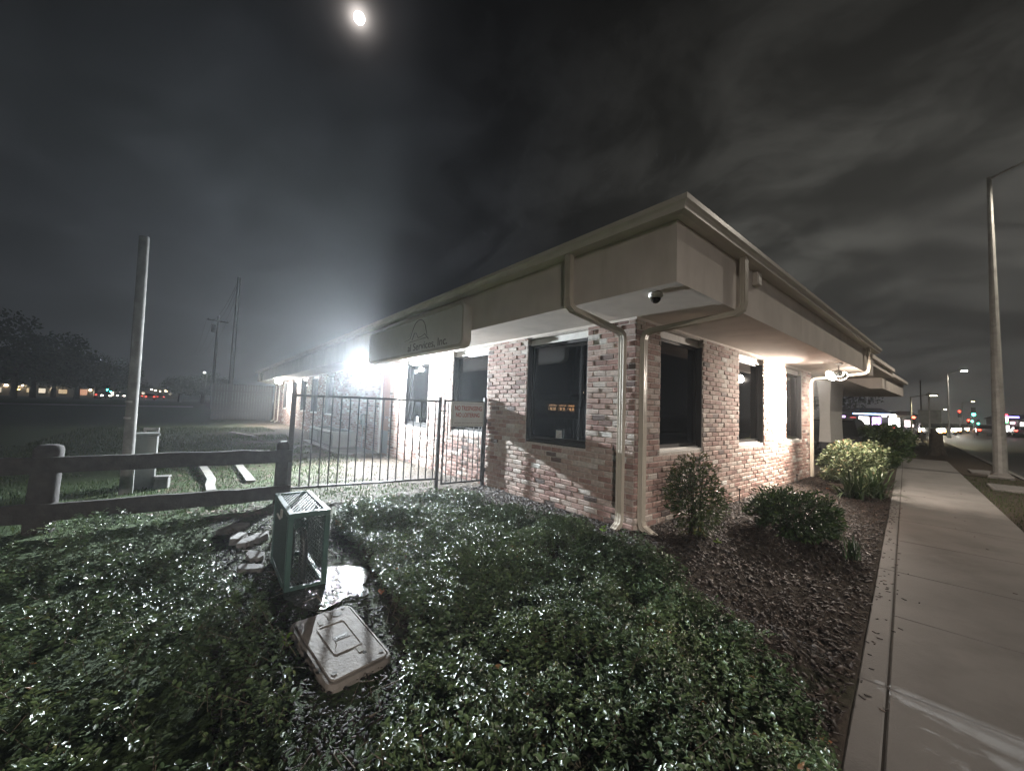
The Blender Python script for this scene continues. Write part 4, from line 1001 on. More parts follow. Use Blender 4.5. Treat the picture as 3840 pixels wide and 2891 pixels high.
# bark mulch and litter
def chips(name, polys, counts, mat, sz, zoff=.012, tones=(2, 2.4), thick=.004, tilt=.5):
    V = []; F = []; T = []
    for poly, cnt in zip(polys, counts):
        for (x, y) in scatter(poly, cnt):
            if ((x+3.07)/.27)**2+((y-.50)/.31)**2 < 1 and rnd.random() < .86: continue
            l_ = rnd.uniform(*sz); w_ = l_*rnd.uniform(.22, .6); az = rnd.uniform(0, 6.28)
            c_, s_ = math.cos(az), math.sin(az); z = gzn(x, y)+zoff*rnd.uniform(.4, 1.9); tz = rnd.uniform(-tilt, tilt); tx = rnd.uniform(-tilt, tilt)
            b = len(V)
            for (u, v) in ((-.5, -.5), (.5, -.38), (.5, .5), (-.5, .42)):
                a_, b2 = u*l_, v*w_; V.append((x+a_*c_-b2*s_, y+a_*s_+b2*c_, z+a_*tz+b2*tx))
            for (u, v) in ((-.42, -.4), (.42, -.3), (.42, .4), (-.42, .34)):
                a_, b2 = u*l_, v*w_; V.append((x+a_*c_-b2*s_, y+a_*s_+b2*c_, z+a_*tz+b2*tx+thick*rnd.uniform(.7, 1.8)))
            F += [(b, b+1, b+5, b+4), (b+1, b+2, b+6, b+5), (b+2, b+3, b+7, b+6), (b+3, b, b+4, b+7), (b+4, b+5, b+6, b+7)]
            T += [rnd.betavariate(*tones)]*5
    o = np_mesh(name, V, F, mat, tone=T); o['kind'] = 'stuff'; return o
bedR = [(-.55, 2.85), (-.02, 2.8), (-.02, .0), (0, -.03), (7.4, -.03), (8.6, -.3), (8.6, -1.26), (4, -1.60), (0, -1.93), (-1.8, -2.08), (-1.3, -1.65), (-.9, -.9), (-.55, 0), (-.45, 1.4), (-.8, 2.2)]
gap = [(-3.75, 2.75), (-3.75, -1.0), (-3.55, -1.9), (-3.2, -1.9), (-2.8, -.5), (-2.6, .8), (-2.6, 2.2), (-2.9, 2.8)]
chips('mulch', [bedR, ivyR], [14000, 4500], M['mulch'], (.014, .054))
chips('bark_crumbs', [gap], [9000], M['crumb'], (.008, .032), zoff=.008, tones=(1.6, 3.2), thick=.002)
chips('leaf_litter', [[(-4.2, 3.3), (-.03, 2.9), (-.03, 8.0), (-4.2, 8.0)], [(-3.2, 8), (-.03, 8), (-.03, 18), (-3.2, 18)], bedR, [(-3.9, 3.3), (-.4, 2.9), (-.8, 2.35), (-3.8, 2.8)]], [4200, 1800, 420, 900], M['litter'], (.025, .07), zoff=.008, tilt=.3, tones=(1.6, 2.6), thick=.002)
spill = MB()
for i in range(150):
    x = rnd.uniform(-1.2, 9); tt = .115-abs(rnd.gauss(0, .07)); 
    if rnd.random() < .12: tt = rnd.uniform(-1.1, .1)
    y = tt-2.068+.0822*x; l_ = rnd.uniform(.006, .016); w_ = l_*rnd.uniform(.25, .5); a_ = rnd.uniform(0, 6.28)
    spill.box(-l_, l_, -w_, w_, 0, .004, tone=rnd.random(), M=Matrix.Translation((x, y, -.1495)) @ Matrix.Rotation(a_, 4, 'Z') @ Matrix.Rotation(rnd.uniform(-.2, .2), 4, 'Y'))
setp(spill.build('scattered_mulch', M['mulch'], tone=True), kind='stuff')
# turf blades
def blades(poly, n, hmin, hmax, keep):
    V = []; F = []; T = []
    for (x, y) in scatter(poly, n):
        if not keep(x, y): continue
        h_ = rnd.uniform(hmin, hmax); az = rnd.uniform(0, 6.28); w_ = rnd.uniform(.003, .006); l_ = rnd.uniform(.2, .8)*h_; z = gzn(x, y)
        sx, sy = math.cos(az), math.sin(az); b = len(V)
        V += [(x-sy*w_, y+sx*w_, z), (x+sy*w_, y-sx*w_, z), (x+sx*l_*.4+sy*w_*.7, y+sy*l_*.4-sx*w_*.7, z+h_*.65), (x+sx*l_*.4-sy*w_*.7, y+sy*l_*.4+sx*w_*.7, z+h_*.65), (x+sx*l_, y+sy*l_, z+h_)]
        F += [(b, b+1, b+2, b+3), (b+3, b+2, b+4, b+4)]; T += [rnd.betavariate(2, 2)]*2
    return V, F, T
V, F, T = blades([(-8, 3.3), (-.6, 3.0), (-1.2, 12), (-8, 12)], 34000, .02, .055, lambda x, y: fbm(x, y, .9, 3) > (.35+.30*x if x > -3.2 else -.6))
V2, F2, T2 = blades([(-7, 12), (-1.2, 12), (-1.2, 19), (-7, 19)], 14000, .04, .10, lambda x, y: fbm(x, y, .7, 3) > (.25+.3*x if x > -2.4 else -.5))
V3, F3, T3 = blades([(2.0, -1.9), (14, -.92), (14, -3.3), (2, -4.2)], 9000, .02, .05, lambda x, y: -2.4 < tline(x, y) < -1.25)
me = MB(); b1 = len(V); b2_ = b1+len(V2)
allV = V+V2+V3; allF = F+[tuple(i+b1 for i in f) for f in F2]+[tuple(i+b2_ for i in f) for f in F3]
me.v = allV; me.f = [f if f[2] != f[3] else f[:3] for f in allF]; me.t = T+T2+T3; me.m = [0]*len(allF)
setp(me.build('grass', M['grass'], tone=True), kind='stuff')

def shrub(name, label, cat, loc, rx, ry, h_, n, leaf, mat, tones=(2, 2.2), stems=9, shell=.45, group=None, boxy=2.0, wl=.5, droop=0.0, base=0.1, tipwarm=0):
    t = thing(name, label, cat, loc, 0, group)
    P_ = []; D_ = []; N_ = []; L__ = []; T_ = []
    k = 0
    while k < n:
        v = np.array([rnd.uniform(-1, 1), rnd.uniform(-1, 1), rnd.uniform(-1, 1)])
        r_ = (abs(v[0])**boxy+abs(v[1])**boxy+abs(v[2])**boxy)**(1/boxy)
        if r_ > 1 or r_ < shell*rnd.random()**.4: continue
        c = fbm(v[0]*2.1+loc[0]*3, v[1]*2.1+v[2]*1.7+loc[1], 1.3, 3)
        if r_ > .84+.30*c: continue
        if fbm(v[0]*4+loc[0], v[1]*4+v[2]*3, 1.0, 2) < -.30: continue
        p_ = np.array([v[0]*rx, v[1]*ry, h_*base+(h_*(1-base))*(v[2]+1)/2])
        out = np.array([v[0]/rx, v[1]/ry, v[2]*.8/h_+.35])
        out /= np.linalg.norm(out)+1e-9
        d_ = out+np.array([rnd.gauss(0, .6), rnd.gauss(0, .6), rnd.gauss(0, .45)-droop]); n_ = out+np.array([rnd.gauss(0, .5), rnd.gauss(0, .5), .5])
        P_.append(p_); D_.append(d_); N_.append(n_); L__.append(leaf*rnd.uniform(.6, 1.25)); T_.append(min(1, max(0, rnd.betavariate(*tones)+.12*c+tipwarm*max(0, v[2]-.5)))); k += 1
    L__ = np.array(L__)
    V, F = leaves(np.array(P_), unit(np.array(D_)), unit(np.array(N_)), L__, L__*wl)
    np_mesh('foliage', V, F, mat, tone=np.repeat(T_, 2), parent=t)
    m = MB()
    for i in range(stems):
        a_ = rnd.uniform(0, 6.28); q = rnd.uniform(.3, .8)
        m.tube([(rx*.12*math.cos(a_), ry*.12*math.sin(a_), -.08), (rx*.3*q*math.cos(a_), ry*.3*q*math.sin(a_), h_*.35), (rx*.75*q*math.cos(a_+.2), ry*.75*q*math.sin(a_+.2), h_*rnd.uniform(.7, .9))], [.010, .007, .003], n=6)
    m.build('branches', M['stem'], t)
    return t
shrub('nandina_shrub', 'airy fine-leaved shrub at the corner beside the downspout', 'shrub', (.50, -.46, -.06), .40, .34, .98, 3200, .055, M['leafn'], stems=14, shell=.15, wl=.26, droop=.2, base=.02, tipwarm=.35)
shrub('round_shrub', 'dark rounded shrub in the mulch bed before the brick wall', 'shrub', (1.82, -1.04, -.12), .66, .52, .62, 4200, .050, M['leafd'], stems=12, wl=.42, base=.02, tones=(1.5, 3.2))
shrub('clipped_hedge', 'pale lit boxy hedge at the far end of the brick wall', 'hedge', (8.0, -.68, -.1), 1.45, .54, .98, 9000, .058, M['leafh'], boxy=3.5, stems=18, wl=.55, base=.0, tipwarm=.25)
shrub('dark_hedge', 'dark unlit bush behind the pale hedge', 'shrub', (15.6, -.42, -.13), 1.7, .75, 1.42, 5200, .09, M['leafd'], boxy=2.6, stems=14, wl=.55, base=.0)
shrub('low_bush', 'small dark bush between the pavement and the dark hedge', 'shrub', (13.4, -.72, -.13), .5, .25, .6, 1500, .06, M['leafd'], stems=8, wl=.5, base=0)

def strappy(name, label, loc, n, ln, wd, mat, spread=1.0, group=None, tones=(2, 2)):
    t = thing(name, label, 'plant', loc, 0, group); V = []; F = []; T = []
    for i in range(n):
        az = rnd.uniform(0, 6.28); l_ = ln*rnd.uniform(.6, 1.1); lean = rnd.uniform(.15, 1.0)*spread; w_ = wd*rnd.uniform(.7, 1.15)
        c_, s_ = math.cos(az), math.sin(az); b = len(V); seg = 6; x0, y0 = rnd.gauss(0, .05)*ln/.5, rnd.gauss(0, .05)*ln/.5
        for k in range(seg+1):
            q = k/seg; rr_ = l_*lean*.75*q**1.3; zz_ = l_*(q*math.sqrt(max(.05, 1-lean*lean*.5))-.42*lean*q**2.6)
            ww = w_*(1-.25*q) if q < .75 else w_*(1-.25*q)*(1-(q-.75)/.25*.95)
            V += [(x0+c_*rr_-s_*ww/2, y0+s_*rr_+c_*ww/2, zz_+.15*ww), (x0+c_*rr_, y0+s_*rr_, zz_), (x0+c_*rr_+s_*ww/2, y0+s_*rr_-c_*ww/2, zz_+.15*ww)]
        for k in range(seg):
            a_ = b+3*k; F += [(a_, a_+1, a_+4, a_+3), (a_+1, a_+2, a_+5, a_+4)]
        T += [rnd.betavariate(*tones)]*(seg*2)
    np_mesh('leaf_clump', V, F, mat, tone=T, parent=t)
    m = MB(); m.cyl((0, 0, -.08), (0, 0, .05), .035*ln/.5, .02*ln/.5, n=8); m.build('crown_base', M['stem'], t)
    return t
strappy('agapanthus', 'strap-leaved clump in the mulch just in front of the pale hedge', (5.65, -.98, -.11), 75, .66, .034, M['strap'], 1.25, 'strap-leaved clumps')
strappy('agapanthus', 'strap-leaved clump spilling over the pavement edge', (6.2, -1.2, -.12), 80, .68, .034, M['strap'], 1.25, 'strap-leaved clumps')
strappy('lily_turf', 'bright lime tuft behind the dark rounded shrub', (2.42, -.60, -.07), 55, .42, .024, M['lime'], .8)
for k, (x, y, lab) in enumerate(((2.75, -.72, 'grassy tuft right behind the bright lime tuft'), (2.55, -.92, 'middle grassy tuft behind the dark rounded shrub'), (2.85, -1.06, 'grassy tuft at the right rear of the dark shrub'), (2.2, -1.35, 'low grassy tuft between the dark shrub and the pavement'), (1.55, -1.62, 'low grassy tuft at the pavement edge near the dark shrub'))):
    strappy('lily_turf', lab, (x, y, -.12), 46, .36 if k < 3 else .26, .014, M['strap'], .9, 'grassy tufts round the dark shrub')
def weed(label, loc, n=9, s=.07, mat='lime'):
    t = thing('leafy_weed', label, 'plant', loc, 0, 'bright weeds in the mulch'); P_ = []; D_ = []; N_ = []
    for i in range(n):
        a_ = i*2.4; P_.append((0, 0, .01+.012*i)); D_.append((math.cos(a_), math.sin(a_), .5)); N_.append((rnd.gauss(0, .2), rnd.gauss(0, .2), 1))
    Ls = np.array([s*rnd.uniform(.6, 1.1) for _ in range(n)])
    V, F = leaves(np.array(P_, float), unit(np.array(D_, float)), unit(np.array(N_, float)), Ls, Ls*.5)
    np_mesh('leaves', V, F, M[mat], tone=nrs.uniform(0, 1, len(F)), parent=t)
    m = MB(); m.cyl((0, 0, -.02), (0, 0, .09), .003, .002, n=6); m.build('stalk', M['stem'], t)
weed('pair of bright green weed leaves in the mulch right of the corner shrub', (1.30, -.42, -.06), 5, .09)
weed('bright green weed at the foot of the corner shrub', (.45, -.72, -.09), 9, .08)
weed('small bright weed at the edge of the ground cover below the corner', (-.33, .15, .0), 6, .06)
weed('small green weed growing against the meter box', (-3.42, -.10, .0), 6, .05)
for (x, y, lab, rz) in ((2.75, -.10, 'short dark metal stake in the mulch near the corner shrub', 0), (5.55, -.16, 'short dark metal stake farther along the brick wall', .3)):
    t = thing('garden_stake', lab, 'stake', (x, y, -.05), rz, 'stakes along the wall'); m = MB(); m.cyl((0, 0, -.1), (.02, 0, .24), .008, .008, n=8); m.build('stake_rod', M['iron'], t); m = MB(); m.cyl((.02, 0, .235), (.02, 0, .26), .018, n=10); m.build('stake_cap', M['iron'], t)
for (x, y, rz, lab) in ((-3.10, -.98, .5, 'dry orange leaf on the soil in front of the meter box'), (-2.80, .17, 1.2, 'curled orange leaf at the right side of the meter box'), (5.75, -.62, 2.0, 'orange leaf in the mulch beside the strap-leaved clump'), (-1.62, -2.02, 2.6, 'dry leaf lying on the pavement edge')):
    t = thing('dry_leaf', lab, 'leaf', (x, y, gz(x, y)+.03), rz, 'fallen dry leaves'); m = MB()
    m.add([(-.04, 0, 0), (-.01, .022, .012), (.03, .014, .01), (.05, 0, .0), (.03, -.016, .012), (-.01, -.022, .01)], [(0, 1, 2, 3), (0, 3, 4, 5)]); m.build('leaf_blade', M['leaforange'], t)
# dead twigs on the dark soil near the meter box
m = MB()
for i in range(80):
    x, y = rnd.uniform(-3.5, -2.75), rnd.uniform(-1.4, 2.3); a_ = rnd.uniform(0, 6.28); l_ = rnd.uniform(.08, .26)
    m.tube([(x, y, .02), (x+l_*.5*math.cos(a_), y+l_*.5*math.sin(a_), .03+rnd.uniform(0, .04)), (x+l_*math.cos(a_+.3), y+l_*math.sin(a_+.3), .02+rnd.uniform(0, .03))], [.003, .0025, .0012], n=4, tone=rnd.random())
setp(m.build('twigs', M['stem']), kind='stuff')

# ---------------------------------------------------------------- street lamps
def street_lamp(label, loc, hh, rb, rtp, arm, armz, col, power, emit, group='street lamps along the road', lit=True, spot=150):
    t = thing('street_lamp', label, 'street lamp', loc, 0, group); a_ = Vector((arm[0], arm[1], armz))
    m = MB(); m.tube([(0, 0, 0), (0, 0, .25), (0, 0, hh*.5), (0, 0, hh)], [rb*1.05, rb, (rb+rtp)/2, rtp], n=12); m.build('lamp_post', M['steel'], t)
    m = MB(); m.cbox(-rb*1.7, rb*1.7, -rb*1.7, rb*1.7, -.2, .07, b=.02); m.cyl((0, 0, .0701), (0, 0, .16), rb*1.5, rb*1.2, n=12); m.build('post_base', M['concrete'], t)
    top = Vector((0, 0, hh-.05)); mid = top+Vector((a_.x*.5, a_.y*.5, a_.z*.62)); end = top+a_
    m = MB(); m.tube([top, mid, end], [rtp*.7, rtp*.55, rtp*.45], n=8); m.build('lamp_arm', M['steel'], t)
    d_ = Vector((a_.x, a_.y, 0)).normalized()
    m = MB(); Mx = Matrix.Translation(end) @ Matrix.Rotation(math.atan2(d_.y, d_.x), 4, 'Z')
    m.cbox(-.1, .62, -.15, .15, -.04, .10, b=.03, M=Mx); m.build('lamp_head', M['steel'], t)
    m = MB(); m.cbox(.08, .55, -.12, .12, -.075, -.0405, b=.02, M=Mx); m.build('lens', emat('street lens', col, emit), t)
    if power:
        c_ = Mx @ Vector((.3, 0, -.12)); light('street_light', 'SPOT', c_, power, col, t, .15, target=c_+Vector((0, 0, -1)), spot=R(spot), blend=.35)
    return t
WARM = (1.0, 0.86, 0.68)
street_lamp('thick tapered grey lamp post standing on the verge at the right', (14.2, -2.9, -.17), 9.0, .145, .05, (-.2, -2.6), .7, (1, .9, .76), 3000, 40)
street_lamp('assumed street lamp out of view behind the viewer, added to light the eaves', (-13.5, -18.4, -.17), 6.3, .20, .09, (.6, 1.2), .5, (1.0, 0.905, 0.83), 21000, 40, spot=168)  # assumed lamp, out of view; added to brighten the eave fascia

# ---------------------------------------------------------------- far scenery
def car(name, label, loc, rz, mat, front=0.0, rear=0.0, group=None, hcol=(1, .93, .8), big=False, fpow=0):
    """saloon / crossover: body shell, glasshouse, wheels, lamps; +X is forward"""
    t = thing(name, label, 'car', loc, rz, group); H = 1.0 if not big else 1.14
    side = [(-2.2, .35), (-2.25, .62), (-2.1, .92*H), (-1.2, .98*H), (.75, .95*H), (1.75, .82*H), (2.2, .66), (2.25, .38)]
    def ring_(pts, y, s=1.0): return [(x, y*s, z) for x, z in pts]
    m = MB(); k = len(side); ws = [-.86, -.80, .80, .86]; layers = []
    low = [(x, max(z, .30)) for x, z in side]
    A_ = [(x*.985, z*.985+.005) for x, z in side]
    vv = ring_(A_, -.88)+ring_(side, -.80)+ring_(side, .80)+ring_(A_, .88)
    fs = [(r_*k+i, r_*k+(i+1) % k, (r_+1)*k+(i+1) % k, (r_+1)*k+i) for r_ in range(3) for i in range(k)]+[tuple(range(k))[::-1], tuple(range(3*k, 4*k))]
    m.add(vv, fs)
    roof = [(-1.95, .92*H), (-1.35, 1.38*H), (-.6, 1.47*H), (.15, 1.43*H), (1.0, .93*H)]; k2 = len(roof)
    gl = MB(); inn_ = [(x*.97, z) for x, z in roof]
    def yz(z): return .80-.24*(z-.92*H)/(.55*H)
    vv = [(x, -yz(z), z) for x, z in roof]+[(x, yz(z), z) for x, z in roof]
    gl.add(vv, [(i, (i+1) % k2, k2+(i+1) % k2, k2+i) for i in range(k2)]+[tuple(range(k2))[::-1], tuple(range(k2, 2*k2))])
    m.add([(x, -yz(z)+.05, z+.012) for x, z in roof[1:4]]+[(x, yz(z)-.05, z+.012) for x, z in roof[1:4]], [(0, 1, 4, 3), (1, 2, 5, 4)])
    m.build('body', mat, t, smooth=True); gl.build('glasshouse', M['carglass'], t, smooth=True)
    for (x, y) in ((1.35, -.8), (1.35, .8), (-1.35, -.8), (-1.35, .8)):
        w = MB(); w.cyl((x, y-.11*(1 if y > 0 else -1)*0-.11, .33), (x, y+.11, .33), .33, n=18); wo_ = w.build('wheel', M['rubber'], t, smooth=True)
        w = MB(); s_ = 1 if y > 0 else -1; w.cyl((x, y+s_*.1105, .33), (x, y+s_*.118, .33), .2, n=14); w.build('rim', M['steel'], wo_)
    if front:
        em_ = emat('headlight glow', hcol, front)
        for y in (-.62, .62): w = MB(); w.cbox(2.16, 2.29, y-.18, y+.18, .58, .80, b=.05); w.build('headlight', em_, t)
    if front > 100:
        for y in (-.72, .72): w = MB(); w.cbox(2.1, 2.26, y-.12, y+.12, .40, .54, b=.03); w.build('indicator', emat('amber indicator glow', (1, .38, .08), 30), t)
    if rear:
        em_ = emat('tail lamp glow', (1.0, .05, .03), rear)
        for y in (-.66, .66): w = MB(); w.cbox(-2.27, -2.12, y-.13, y+.13, .68, .84, b=.03); w.build('tail_lamp', em_, t)
    return t
car('parked_car', 'dark car parked behind the pale hedge at the end of the building', (15.1, .80, -.25), R(0), M['cardark'], big=True, rear=0.0)
ROADA = math.atan(.0822)
for i, (x, y, fr, rr_, lab) in enumerate(((58, .8, 200, 0, 'nearest oncoming car with blazing headlights beyond the tree trunk'), (71, .1, 200, 0, 'second oncoming car in the queue with dazzling headlights'), (96, -.7, 150, 0, 'farthest oncoming car with headlights by the green signal'), (76, -3.2, 0, 14, 'car driving away with two red tail lamps near the big lamp post'), (116, -1.4, 0, 10, 'distant car with dim red tail lamps under the green signal'), (64.5, .75, 120, 0, 'oncoming car tucked close behind the nearest headlights'), (82, -.1, 150, 0, 'oncoming car in the middle of the queue of headlights'), (106, -3.4, 0, 14, 'red-lit car beyond the one driving away'), (90, -6.6, 0, 16, 'red-lit car in the outer lane right of the big lamp post'))):
    car('car', lab, (x, y, -.0), ROADA+(math.pi if fr else 0), M['cargrey'], fr, rr_, 'cars on the road')
for i, (x, y, fr, rr_, lab) in enumerate(((-20.1, 121.5, 0, 9, 'far car with red tail lamps left of the green signal'), (-18.9, 118.6, 20, 0, 'far car with white headlights just under the green signal'), (-19.1, 141.7, 18, 0, 'far white-lit car between the signal and the wood pole'), (-16.9, 157.0, 0, 9, 'far car with red tail lamps just right of the wood pole'), (-11.9, 117.2, 0, 10, 'far car with the brightest red tail lamps right of the wood pole'), (-11.7, 147.3, 0, 7, 'faint red-lit car farthest right on the left road'))):
    car('car', lab, (x, y, .25), R(90)+(math.pi if fr else 0)+.12, M['cargrey'], fr, rr_, 'cars on the far left road')

def tree(name, label, loc, hh, cw, n, group, trunk_r=.3, lean=0, crown0=.26):
    t = thing(name, label, 'tree', loc, 0, group)
    m = MB(); m.tube([(0, 0, -.5), (0, 0, hh*.15), (lean*.4, .1, hh*.35), (lean, 0, hh*.7)], [trunk_r*1.2, trunk_r, trunk_r*.75, trunk_r*.3], n=10)
    for i in range(7):
        a_ = i*.9+rnd.random(); z0 = hh*rnd.uniform(.2, .45); l_ = cw*.45*rnd.uniform(.6, 1)
        m.tube([(0, 0, z0), (l_*.5*math.cos(a_), l_*.5*math.sin(a_), z0+hh*.12), (l_*math.cos(a_), l_*math.sin(a_), z0+hh*.26)], [trunk_r*.45, trunk_r*.3, trunk_r*.1], n=6)
    m.build('trunk', M['bark'], t, smooth=True)
    cl_c = []
    for i in range(26):
        a_ = rnd.uniform(0, 6.28); r_ = cw*.5*math.sqrt(rnd.random())*.92; z = hh*(crown0+.08+(.90-crown0)*rnd.random()*(1-.55*(r_/(cw*.5))**2))
        cl_c.append((r_*math.cos(a_), r_*math.sin(a_), z, rnd.uniform(.13, .24)*cw, rnd.random()))
    P_ = []; T_ = []
    for i in range(n):
        c = rnd.choice(cl_c); v = np.array([rnd.gauss(0, 1), rnd.gauss(0, 1), rnd.gauss(0, .7)]); v *= rnd.random()**.4/np.linalg.norm(v)
        P_.append((c[0]+v[0]*c[3], c[1]+v[1]*c[3], max(hh*crown0*.8, c[2]+v[2]*c[3]*.7))); T_.append(min(1, max(0, .3+.4*c[4]+rnd.gauss(0, .15))))
    P_ = np.array(P_); D_ = nrs.normal(size=P_.shape); N_ = nrs.normal(size=P_.shape)+np.array([0, 0, .7]); Ls = nrs.uniform(.35, .8, n)*hh/14
    V, F = leaves(P_, unit(D_), unit(N_), Ls, Ls*.6)
    np_mesh('crown', V, F, M['treeleaf'], tone=np.repeat(T_, 2), parent=t)
    return t
tl = ['tall broad oak at the left edge with a lit yellow-green side', 'spreading oak on the second trunk from the left', 'dark tree between the second and third trunks', 'wide dark oak on the trunk left of the green signal', 'dark tree behind the green signal', 'far dark tree next to the wood pole', 'large dark tree mass right of the wood pole', 'dark tree behind the far white street lamp']
for (x, y, hh, cw, lab) in zip((-28.4, -28, -29.5, -21.5, -24.1, -22.4, -6.6, -2.5), (104.8, 113, 135, 108, 146, 166.5, 117.5, 112), (14.5, 10.5, 11, 9.2, 11, 10, 6.8, 7.2), (15, 13, 14, 14, 15, 15, 9, 9), tl):
    tree('oak_tree', lab, (x, y, 0), hh, cw, 4200, 'trees across the field', .38)
tree('oak_tree', 'dark tree behind the shop lights at the right', (60, 14, 0), 9, 10, 2000, 'trees along the right road', .3)
tree('oak_tree', 'faint dark tree farther along the right road', (95, 16, 0), 11, 13, 2000, 'trees along the right road', .3)
tk = thing('tree_stump', 'stout dark flared tree trunk at the kerb with car lights glaring behind', 'tree trunk', (24.6, -1.2, -.2))
m = MB(); m.tube([(0, 0, -.1), (0, 0, .12), (0, 0, .5), (-.05, 0, 1.05)], [.42, .32, .25, .22], n=14); m.tube([(0, 0, .9), (-.1, .1, 1.3)], [.2, .08], n=10); m.build('trunk_body', M['bark'], tk, smooth=True)
sp_ = thing('sign_post', 'grey road sign seen from behind on a thin post above the trunk', 'road sign', (26.4, -.9, -.2))
m = MB(); m.cyl((0, 0, 0), (0, 0, 3.2), .035, n=8); m.build('post_shaft', M['steel'], sp_); m = MB(); m.cbox(-.02, .0, -.42, .42, 1.55, 2.25, b=.008); m.build('sign_plate', M['greybox'], sp_)
tp = thing('thin_pole', 'thin pale pole rising left of the road sign', 'pole', (36, 0, -.2))
m = MB(); m.tube([(0, 0, 0), (0, 0, 2.5), (0, 0, 4.6)], [.05, .04, .032], n=10); m.build('pole_shaft', M['steel'], tp); m = MB(); m.cyl((0, 0, 0), (0, 0, .2), .16, n=10); m.build('pole_base', M['steel'], tp)
street_lamp('far street lamp with a dazzling white head above the road', (66.1, -.4, -.2), 7.6, .10, .06, (-.1, -1.0), .4, (1, .93, .8), 1500, 160)
street_lamp('small street lamp with a yellow-lit head beyond the road sign', (44.1, 1.1, -.2), 3.8, .07, .05, (0, -1.0), .2, (1, .9, .55), 1200, 22)
street_lamp('distant orange street lamp above the green signal', (126, -.6, 0), 6.2, .1, .06, (0, -1.2), .3, (1, .75, .35), 0, 60)
street_lamp('distant dim white street lamp farther along the right road', (150, 4.0, 0), 5.0, .1, .06, (0, -1.0), .3, (1, .9, .7), 0, 50)
street_lamp('street lamp glowing white inside the left oaks', (-29.0, 121, 0), 5.9, .1, .06, (.6, -.6), .3, (.95, 1, .95), 0, 70)
street_lamp('dim street lamp high over the far left trees', (-25.4, 153, 0), 10.4, .1, .06, (.3, -.6), .3, (.85, .9, 1), 0, 40)
street_lamp('bright white street lamp right of the wood pole', (-2.2, 110, 0), 6.7, .1, .06, (-.3, -.6), .3, (.95, .98, 1), 200, 150)

def signal(label, loc, hh, lit, strength, group='traffic signals', rz=0.0):
    """mast signal facing -X (rotated by rz); lit = index of the glowing lens"""
    t = thing('traffic_light', label, 'traffic light', loc, rz, group)
    m = MB(); m.cyl((.25, 0, 0), (.25, 0, hh-.4), .07, .05, n=10); m.tube([(.25, 0, hh-.45), (.15, 0, hh-.3), (.12, 0, hh-.2)], .04, n=8); m.build('mast', M['steel'], t)
    m = MB(); m.cbox(-.12, .12, -.19, .19, hh-.55, hh+.55, b=.03); m.build('signal_housing', M['black'], t)
    cols = ((1, .04, .02), (1, .6, .1), (.05, 1.0, .72))
    for i, z in enumerate((.34, 0, -.34)):
        m = MB(); m.cyl((-.121, 0, hh+z), (-.16, 0, hh+z), .15, .13, n=16)
        m.build('signal_lens', emat('signal glow', cols[i], strength) if i == lit else M['black'], t)
    return t
signal('brightest green traffic signal over the right road', (71.1, -2.3, -.2), 3.2, 2, 45)
signal('lower green traffic signal nearer the centre line of the right road', (116, -2.0, -.2), 2.65, 2, 50)
signal('farthest green traffic signal, right of the other two', (136, -2.8, -.2), 2.3, 2, 50)
signal('small red traffic signal beside the lower green one', (106, -1.6, -.2), 2.05, 0, 22)
signal('red traffic signal above the dark hedge', (65.9, 2.5, -.2), 1.9, 0, 30)
signal('faint red traffic signal high on the right road', (86, -.9, -.2), 3.2, 0, 8)
signal('green traffic signal at the far left crossing', (-22.2, 146.4, 0), 2.7, 2, 55, rz=R(90))
signal('dimmer green traffic signal just right of the bright one at the far left crossing', (-26.3, 186.2, 0), 2.4, 2, 45, rz=R(90))
signal('glowing orange signal among the far left tree trunks', (-36.6, 143.9, 0), 1.6, 1, 30, rz=R(90))

def house(label, loc, w_, d_, h_, mat, wins, rz=0.0, roofm='roof', group=None, cat='building', lamps=()):
    """low building facing the viewer along its local -Y; wins = (x, z, w, h, colour, strength)"""
    t = thing('shop_building' if cat == 'shop' else 'house', label, cat, loc, rz, group)
    m = MB(); m.box(-w_/2, w_/2, 0, d_, -.5, h_); m.build('wall', mat, t)
    m = MB(); o_ = .35; m.add([(-w_/2-o_, -o_, h_+.01), (w_/2+o_, -o_, h_+.01), (w_/2+o_, d_+o_, h_+.01), (-w_/2-o_, d_+o_, h_+.01), (-w_/2+1, d_/2, h_+h_*.35), (w_/2-1, d_/2, h_+h_*.35)], [(0, 1, 5, 4), (1, 2, 5), (2, 3, 4, 5), (3, 0, 4), (0, 3, 2, 1)]); m.build('roof', M[roofm], t)
    for (x, z, ww, hh, col, st) in wins:
        m = MB(); m.box(x-ww/2-.06, x+ww/2+.06, -.05, -.002, z-hh/2-.06, z+hh/2+.06); f_ = m.build('window', M['bronze'], t)
        m = MB(); m.box(x-ww/2, x+ww/2, -.07, -.052, z-hh/2, z+hh/2); m.build('pane', emat('lit window', col, st) if st else M['carglass'], f_)
    for (x, z, s, col, st) in lamps:
        m = MB(); m.cbox(x-s, x+s, -.3, -.08, z-s*.6, z+s*.6, b=s*.2); m.build('wall_lamp', emat('wall lamp glow', col, st), t)
    return t
Wc = (1, .86, .66); Am = (1, .72, .42)
house('long beige house with porch lights behind the left oaks', (-34.5, 159, 0), 13, 9, 2.9, M['building'], [(-4.5, 1.5, 1.6, 1.2, Am, .9), (-1.5, 1.5, 1.2, 1.2, Wc, 1.2), (2.2, 1.5, 1.6, 1.2, Am, .7), (4.8, 1.4, 1.0, 1.6, Am, 1.2)], R(12), group='houses across the field', lamps=[(.4, 2.3, .22, (1, .9, .7), 45), (-3.2, 2.2, .12, Wc, 20)])
